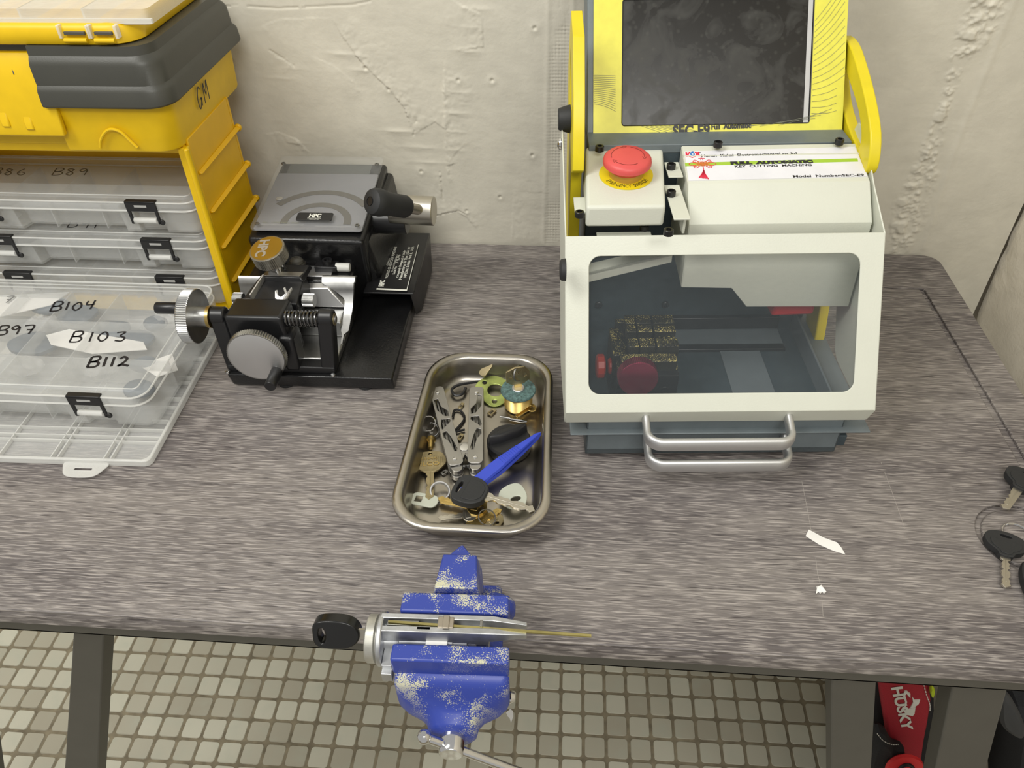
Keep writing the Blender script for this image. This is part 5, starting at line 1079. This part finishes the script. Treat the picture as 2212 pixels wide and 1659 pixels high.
for i in range(17):
    t = i/16; y0 = 163+62*t; P_ = [SP(1283+62*s_, y0+(4 if t < .3 else 0)*0+ (22*t*t*s_*s_ + (2+ 3*t)*s_)) for s_ in (0, .25, .5, .75, 1)]
    P_ = [p for p in P_ if p.x < x0s+.0004]; ribbon(b, [p+sn*.0011 for p in P_], sn, .00028) if len(P_) > 1 else None
obj('decal_waves', b, GRYI, km, smooth=False); b = B()
for i in range(17):
    t = i/16; ya = 45+12.5*i; yb = -48+17.5*i; x_l = 1760-8*t
    P_ = [SP(x_l+(1824-x_l)*s_, ya+(yb-ya)*s_+ -6*math.sin(PI*s_)*(-1)) for s_ in (0, .25, .5, .75, 1)]
    P_ = [p for p in P_ if x1s < p.x < fx1 and p.z > .2500]; ribbon(b, [p+sn*.0011 for p in P_], sn, .00028) if len(P_) > 1 else None
for i in range(7): P_ = [SP(1385+10*i, 272.5), SP(1405+13*i, 279), SP(1425+16*i, 286)]; ribbon(b, [p+sn*.0011 for p in P_], sn, .00025)
for i in range(4): P_ = [SP(1560+40*i, 277-i*2.0), SP(1640+30*i, 270-i*3.5), SP(1760+12*i, 256-i*7)]; ribbon(b, [p+sn*.0011 for p in P_ if p.x < fx1], sn, .00025)
obj('decal_lines', b, GRYI, km, smooth=False); del b
a, c = SP(1453, 296), SP(1533, 292); text('SEC-E9', .0150, a+sn*.0011, c-a, sd, INK, km, (c-a).length, bold=.0006)
a, c = SP(1536, 280), SP(1622, 276); text('Full  Automatic', .0070, a+sn*.0011, c-a, sd, INK, km, (c-a).length, bold=.0003)
# ---------------------------------------------------------------- yellow tool tower
T = Fr((-.400, .740, TZ), 0)
tt = thing('tool_tower', 'tall yellow tool box tower with a charcoal lid and an open rack of organizers', 'toolbox', T.O, 0)
TWX = -.336
def side(x0, x1):
    b = B(); pf = [(0, .0)]+[(0, .229), (.122, .229), (.122, 0)]
    b.box(x0, .0045, .0, x1, .1175, .2345)
    return b
b = side(-.0035, .0)
for z in (.196, .150, .104, .058): b.loft([[(0, .006, z-.0022), (.0050, .006, z), (0, .006, z+.0022)], [(0, .124, z-.0030), (.0060, .126, z), (0, .124, z+.0030)]]); b.lathe([(.0045, 0), (.0045, .004)], (.0015, .1235, z), (0, 1, 0), 12)
for z in (.200, .158): b.box(-.0080, .0, z, -.0010, .012, z+.006)
obj('side_panel', b, YELT, tt, bev=.0008)
b = B(); b.box(TWX, .0045, 0, TWX+.0035, .1175, .2345); obj('side_panel', b, YELT, tt, bev=.0008)
b = B(); b.box(-.0100, -.004, 0, .0008, .004, .229); b.lathe([(.0030, 0), (.0030, .229)], (.0000, -.0040, 0), (0, 0, 1), 12); obj('front_post', b, YEL, tt, bev=.0015); b = B(); b.box(TWX, -.004, 0, TWX+.0085, .004, .229); obj('front_post', b, YEL, tt, bev=.0015)
b = B(); b.box(TWX+.0001, .118, 0, -.0001, .122, .2343); obj('back_panel', b, YELT, tt)
b = B(); b.box(TWX+.0036, -.001, .222, -.0036, .1175, .2340); obj('rack_top', b, YEL, tt, bev=.001); b = B(); b.box(TWX+.0037, .0045, .012, -.0037, .1175, .015); obj('rack_shelf', b, YEL, tt, bev=.001)
for zz in (.0655, .1155, .1655):
    b = B(); b.box(-.0120, .004, zz-.049, -.0035, .118, zz-.0470); obj('shelf_runner', b, YELT, tt); b = B(); b.box(TWX+.0035, .004, zz-.049, TWX+.012, .118, zz-.0470); obj('shelf_runner', b, YELT, tt)
# upper box body: outline with a recess for the latch in the middle
XR, XL = .001, TWX-.001; XC = (XR+XL)/2; LH = .030
def outl(ins, fr, back, rc=.020, notch=.015, nx0=-.118):
    xr, xl = XR-ins, XL+ins; f = fr+ins; bk = back-ins; nr = -(nx0); p = []
    nxa, nxb = nx0, 2*XC-nx0
    def arc(cx, cy, r, a0, a1, n=6): return [(cx+r*math.cos(math.radians(a0+(a1-a0)*i/n)), cy+r*math.sin(math.radians(a0+(a1-a0)*i/n))) for i in range(n+1)]
    p += arc(xr-rc, f+rc, rc, -90, 0)+arc(xr-.01, bk-.01, .01, 0, 90, 3)+arc(xl+.01, bk-.01, .01, 90, 180, 3)+arc(xl+rc, f+rc, rc, 180, 270)
    p += [(nxb, f), (nxb+.004, f+notch), (nxa-.004, f+notch), (nxa, f)]
    return p
def ol(ins, z, fr=-.020, back=.172, **k): return [(x, y, z) for x, y in outl(ins, fr, back, **k)]
b = B(); b.loft([ol(.0035, .2300), ol(.0025, .233), ol(.0015, .262), ol(.0005, .281)]); o_ = obj('box_body', b, YEL, tt, bev=.0012, ang=40)
# finger arch recess under the front
b = B(); P_ = [T.y(*q, -.0205) for q in [(217, 322), (218, 300), (228, 283), (242, 277), (262, 284), (280, 302), (297, 322)]]; b.prism([p+V(0, .0035, 0) for p in P_], (0, .004, 0)); obj('finger_arch', b, YELT, tt)
b = B(); P0 = smooth2([T.y(*q, -.0215) for q in [(217, 319), (218, 302), (228, 285), (242, 279), (262, 286), (280, 303), (297, 319)]], 5, False); b.tube(P0, .0016, 8); obj('arch_lip', b, YEL, tt)
b = B()
L_ = [ol(-.0085, .2800, rc=.024), ol(-.0095, .2815, rc=.024), ol(-.0085, .2945, rc=.024), ol(-.0070, .2975, rc=.024), ol(-.0052, .3000, rc=.022), ol(-.0042, .3180, rc=.022), ol(-.0022, .3225, rc=.022), ol(.0005, .3260, rc=.022), ol(.0015, .3345, rc=.022)]
b.loft(L_); b.loft([ol(-.006, .2785, rc=.024), ol(-.006, .2805, rc=.024)]); obj('lid', b, CHAR, tt, ang=30)
# yellow top organizer frame
def ol2(ins, z, rc=.028): return [(x, y, z) for x, y in rrect(XL+.004+ins, -.016+ins, XR-.012-ins, .165-ins, rc, 8)]
b = B(); b.loft([ol2(.002, .3345), ol2(0, .3360), ol2(.0010, .3490), ol2(.0030, .3520), ol2(.0060, .3530), ol2(.0080, .3525), ol2(.0090, .3440)]); obj('top_frame', b, YEL, tt, ang=60)
b = B(); b.box(-.138+.035, -.0175, .3395, -.058-.0, -.0120, .3425) if False else None
cxr = T.z(322, 47, .3535).x
b.loft([[(x, y, z) for x, y in rrect(XL+.035, -.0060, cxr, .150, .006, 4)] for z in (.3500, .3640)], cap0=False)
o_ = obj('organizer_lid', b, MILK2, tt, ang=40)
b = B(); b.box(XL+.030, -.0085, .3520, cxr+.003, -.0050, .3560)
for i in range(1, 4): x_ = cxr-.062*i; b.box(x_-.001, -.0055, .3500, x_+.001, .150, .3640)
obj('lid_ribs', b, MILK2, tt)
# clear hinge clips in the front of the yellow frame
for q0, q1 in ((122, 185), (188, 245)):
    a = T.y(q0, 54, -.0175); c = T.y(q1, 54, -.0175); b = B()
    for x_ in (a.x, c.x): b = B(); b.box(x_-.0015, -.0185, .3415, x_+.0015, -.0120, .3530); obj('hinge_clip', b, MILK2, tt, bev=.0005)
    b = B(); b.box(a.x+.004, -.0182, .3445, c.x-.004, -.0155, .3475); obj('clip_slot', b, DKF, tt, bev=.0004); b = B(); b.lathe([(.0022, 0), (.0022, c.x-a.x-.006)], (a.x+.003, -.0185, .3400), (1, 0, 0), 10); obj('clip_barrel', b, YEL, tt)
# big latch
b = B(); lx0, lx1 = 2*XC+.1085, -.1085
def lsec(z, y, hw, t=.006): return [(XC-hw, y, z), (XC+hw, y, z), (XC+hw, y+t, z), (XC-hw, y+t, z)]
hw = (lx1-lx0)/2
b.loft([lsec(.2490, -.0235, hw*.80), lsec(.2500, -.0265, hw*.98), lsec(.2580, -.0270, hw), lsec(.2850, -.0225, hw*.98), lsec(.3020, -.0200, hw*.97), lsec(.3200, -.0130, hw*.94), lsec(.3260, -.0095, hw*.93)])
obj('latch', b, YEL, tt, bev=.0025, seg=3)
for q in ((10, 262), (62, 268)):
    p = T.y(*q, -.0270); b = B(); b.hexa([(p.x-.0045, -.0285, p.z-.006), (p.x+.0045, -.0285, p.z-.006), (p.x+.0045, -.022, p.z-.006), (p.x-.0045, -.022, p.z-.006), (p.x-.0050, -.0272, p.z+.002), (p.x+.0040, -.0272, p.z+.002), (p.x+.0030, -.018, p.z+.022), (p.x-.0060, -.018, p.z+.022)]); obj('finger_rib', b, YEL, tt, bev=.0015)
b = B(); p = T.y(31, 148, -.0145); b.tube([T.y(30, 136, -.0115)+V(0, -.001, 0), T.y(27, 145, -.0135)+V(0, -.0012, 0), T.y(32, 160, -.0165)+V(0, -.0012, 0)], .0007, 6); obj('notch', b, BLK, tt)
a, c = T.x(432, 233, .0012), T.x(468, 197, .0012)
hand('GM', T.x(431, 236, .0018), (0, 1, .0), (0, .05, 1), .0200, BLKI, tt, .0016, adv=.85, slant=.1)

# ---------------------------------------------------------------- clear organizers
def organizer(name, label, x1, y0, z0, wd=.314, dp=.1105, h_=.0455, group=None, thick=MILK2, thin=MILK, full=True):
    o = thing(name, label, 'organizer box', (x1, y0, TZ+z0), 0, group)
    lh = h_-.014   # height of the seam
    def bo(ins, z):   # base outline: front drawn in between the two latch columns (hand grip)
        x_r, x_l = -ins, -wd+ins; f = .004+ins; bk = dp-ins; r = .014-ins*.5; q = .012
        def arc(cx, cy, r, a0, a1, n=5): return [(cx+r*math.cos(math.radians(a0+(a1-a0)*i/n)), cy+r*math.sin(math.radians(a0+(a1-a0)*i/n)), z) for i in range(n+1)]
        gx = -.098
        return arc(x_r-r, f+r, r, -90, 0)+arc(x_r-.008, bk-.008, .008, 0, 90, 3)+arc(x_l+.008, bk-.008, .008, 90, 180, 3)+arc(x_l+r, f+r, r, 180, 270)+[(-wd-gx-.004, f, z), (-wd-gx, f+q, z), (gx, f+q, z), (gx+.004, f, z), (-.078, f, z), (-.076, f+.006, z), (-.048, f+.006, z), (-.046, f, z)]
    b = B(); b.loft([bo(.007, 0), bo(.005, .0012), bo(.0015, lh)], cap1=False); b.loft([bo(.0025, lh-.001), bo(.0060, .0030), bo(.009, .0022)], cap0=False)
    obj('base', b, thin, o, ang=40)
    def lo(ins, z): return [(x, y, z) for x, y in rrect(-wd+ins, ins, -ins, dp-ins, max(.017-ins, .003), 6)]
    b = B(); b.loft([lo(.001, lh), lo(.0, lh+.001), lo(0, lh+.0095), lo(.0010, lh+.0112), lo(.0085, lh+.0115), lo(.0105, lh+.0135), lo(.0150, lh+.0140)], cap0=False)
    obj('lid', b, thin, o, ang=40)
    b = B(); P_ = lo(.0004, lh+.0105); b.tube([V(*p) for p in P_], .0011, 6, closed=True); P_ = lo(.0002, lh+.0006); b.tube([V(*p) for p in P_], .0011, 6, closed=True)
    P_ = lo(.0115, lh+.0136); b.tube([V(*p) for p in P_], .0007, 5, closed=True); obj('rim', b, thick, o)
    if full:
        b = B(); dv = [.075, .135, .195]
        for x_ in dv: b.box(-wd+x_-.0006, .012, .0025, -wd+x_+.0006, dp-.006, lh)
        for y_ in ([dp*.36, dp*.68] if dp > .15 else [dp*.55]): b.box(-wd+.008, y_-.0006, .0025, -.008, y_+.0006, lh)
        obj('dividers', b, thin, o, smooth=False)
    for lx in (-.0620, -wd+.0620):
        la = B(); w2 = .0175; zt_ = lh+.0125; zb_ = lh-.0145
        la.box(lx-w2, -.0022, lh+.001, lx+w2, .0002, zt_); la.box(lx-w2, -.0022, zt_-.0015, lx+w2, .0045, zt_+.0006)
        la.box(lx-w2+.0005, -.0022, zb_, lx-w2+.0040, .0002, lh+.002); la.box(lx+w2-.0035, -.0022, zb_, lx+w2, .0002, lh+.002); la.lathe([(.0032, 0), (.0032, .0024)], (lx+w2+.0010, -.0022, zb_+.002), (0, 1, 0), 14)
        L = obj('latch', la, BLK, o, bev=.0006)
        sl = B(); sl.box(lx-.0070, -.0027, zt_-.0060, lx+.0070, -.0021, zt_-.0036); obj('latch_slot', sl, thick, L)
        br = B(); br.cyl((lx-w2+.0045, -.0005, zb_+.004), (lx+w2-.0045, -.0005, zb_+.004), .0032, n=12); obj('latch_bar', br, thick, o)
    return o, lh
X1 = -.4130
G_ = 'clear organizer boxes in the yellow rack'
o1, lh = organizer('organizer_box', 'uppermost clear organizer box in the yellow rack, marked B86 and B89', X1, .742, .1195, group=G_)
yt = .742; fz = .1195+lh+.0142
def zpt(px, py, z): p = W.z(px, py, z); return p
def local(p, o): return V(p.x-o.location.x, p.y-o.location.y, p.z+TZ-o.location.z)
def hmark(word, px0, py0, px1, py1, z, o, hpx, wd_=.0012, adv=.68, mat=BLKI):
    a, c = local(W.z(px0, py0, z), o), local(W.z(px1, py1, z), o); sz = (c-a).length/((len(word)-.5*word.count('1'))*adv)
    up_ = local(W.z(px0+hpx*.0, py0-hpx, z), o)-a
    b = hand(word, a, c-a, (up_.x, up_.y, 0), min(sz, up_.length*1.15), mat, o, wd_, adv=adv); 
    return b
GR = M('faded_marker_ink', lin(92, 84, 62), .6)
hmark('B89', 112, 379, 196, 379, fz, o1, 20, .0013, .80, GR); hmark('B86', -20, 378, 62, 378, fz, o1, 20, .0013, .80, GR)
o2, _ = organizer('organizer_box', 'second clear organizer box down in the yellow rack', X1, .7445, .0700, group=G_)
o3, _ = organizer('organizer_box', 'lowest clear organizer box in the yellow rack, half hidden by the front one', X1, .7455, .0190, group=G_)
hmark('B91', 145, 492, 230, 492, .0700+lh+.0142, o2, 14, .0013, .8)
fo, _ = organizer('organizer_box', 'big clear organizer box full of key bags in front of the rack, marked B104', -.4170, .5395, .0095, dp=.200, h_=.0500)
FZ = .0095+.0500+.0003
hmark('B104', 108, 672, 212, 668, FZ, fo, 28, .0022, .80); hmark('B103', 150, 738, 284, 738, FZ, fo, 30, .0021, .95); hmark('B97', -8, 724, 80, 722, FZ, fo, 28, .0022, .80); hmark('B112', 188, 793, 280, 790, FZ, fo, 27, .0028, .80)
# contents of the big organizer
BG = 'small plastic key bags in the big organizer'
SLB = M('slate_blue_key_plastic', lin(72, 86, 100), .5); 
def inside(px, py, z=.030): p = W.z(px, py, z); return V(p.x, p.y, TZ+z)
for i, (px, py, r_, lab) in enumerate(((110, 660, .018, 'slate key head under the letter B of B104'), (170, 682, .020, 'long slate key head under the digits of B104'), (70, 745, .022, 'slate key head under the mark B97'), (240, 715, .020, 'slate key head behind the digits of B103'), (300, 735, .022, 'slate key head right of the mark B103'), (312, 790, .016, 'slate key head at the right wall of the big organizer'), (300, 842, .018, 'round slate key head in the front right corner of the big organizer'), (335, 700, .017, 'slate key head near the back right of the big organizer'))):
    r_ *= (1.25 if px < 250 else .95); c = inside(px, py, .026); b = B(); rr = random.Random(i); P_ = smooth2([(math.cos(a)*r_*rr.uniform(.8, 1.15), math.sin(a)*r_*rr.uniform(.6, .85), 0) for a in [k*PI/4 for k in range(8)]], 4)
    b.loft([[p*k+V(0, 0, z) for p in P_] for k, z in ((.8, -.004), (1, -.001), (1, .003), (.8, .006))]); o = obj('plastic_key', b, SLB, ang=50); o.location = c; tag(o, lab, 'key', 'slate plastic keys in the big organizer')
for i, (pts, lab) in enumerate((([(100, 725), (150, 712), (310, 740), (318, 756), (200, 765), (110, 745)], 'white card piece under the mark B103'), ([(-20, 640), (150, 632), (110, 660), (-20, 690)], 'big white paper slip at the left of the big organizer'), ([(300, 790), (372, 765), (385, 800), (340, 815)], 'small cream card piece by the right wall of the big organizer'))):
    P_ = [inside(*p, .034-i*.002) for p in pts]; b = B(); b.loft([P_, [p+V(0, 0, .0008) for p in P_]]); tag(obj('paper_slip', b, PAP, smooth=False), lab, 'paper')
o = bpy.data.objects['paper_slip']; p_ = inside(5, 655, .0350); b = B()
pw = hand('7', p_, (1, .2, 0), (-.3, 1, 0), .015, BLKI, o, .002); pw.name = 'handwriting'
for i, (px, py, r_, lab) in enumerate(((60, 790, .020, 'crumpled clear bag left of the mark B112'), (90, 700, .020, 'crumpled clear bag between the marks B104 and B97'), (215, 790, .024, 'folded clear bag under the mark B112'), (360, 690, .018, 'crumpled clear bag at the back right of the big organizer'))):
    c = inside(px, py, .026); b = B(); rr = random.Random(20+i); n = 14; L0 = []
    for k, (s_, z) in enumerate(((.6, -.008), (1, -.003), (.9, .004), (.35, .009))): L0.append([(math.cos(2*PI*j/n)*r_*s_*rr.uniform(.7, 1.2), math.sin(2*PI*j/n)*r_*.7*s_*rr.uniform(.7, 1.2), z+rr.uniform(-.002, .003)) for j in range(n)])
    b.loft(L0); o = obj('zip_bag', b, BAGM, smooth=False); o.location = c; tag(o, lab, 'bag', BG)
# flat spare lid under it
fl_ = thing('spare_lid', 'clear ribbed organizer lid lying upside down under the big organizer box', 'lid', (-.4100, .5000, TZ), math.radians(1.2))
def fo2(ins, z): return [(x, y, z) for x, y in rrect(-.325+ins, ins, -ins, .236-ins, .007, 4)]
b = B(); b.loft([fo2(.002, .0006), fo2(.002, .0016)]); obj('panel', b, MILK, fl_)
b = B(); b.plate(fo2(0, .0006), [fo2(.0035, .0006)[::-1]], (0, 0, .0080))
obj('rim', b, MILK2, fl_, bev=.001)
b = B()
for y_ in (.0300, .0370, .0480, .083, .124, .165, .205): b.box(-.320, y_-.0006, .0016, -.004, y_+.0006, .0060)
for x_ in (-.043, -.050, -.098, -.105, -.160, -.215): b.box(x_-.0006, .004, .0016, x_+.0006, .232, .0060)
for k in range(5): b.box(-.022, .060+k*.035, .0016, -.004, .0612+k*.035, .0075)
obj('ribs', b, MILK2, fl_, smooth=False)
b = B(); tp = [fl_.matrix_world.inverted() @ V(0, 0, 0)]
xa = W.z(157, 980, .005).x+.410; xb = W.z(238, 985, .005).x+.410
b.plate([(x, y, .0030) for x, y in smooth2([(xa, .002, 0), (xa-.001, -.006, 0), (xa+.006, -.0125, 0), (xb-.006, -.0125, 0), (xb+.001, -.006, 0), (xb, .002, 0)], 4) for x, y in [(x, y)]] if False else [V(p.x, p.y, .0030) for p in smooth2([(xa, .002, 0), (xa-.0005, -.009, 0), (xa+.008, -.0180, 0), (xb-.008, -.0180, 0), (xb+.0005, -.009, 0), (xb, .002, 0)], 4)], [[((xa+xb)/2+x, y, .0030) for x, y in [(-.009, -.0095), (-.009, -.0065), (.009, -.0065), (.009, -.0095)]]], (0, 0, .0014))
obj('latch_tab', b, MILK2, fl_, bev=.0005)
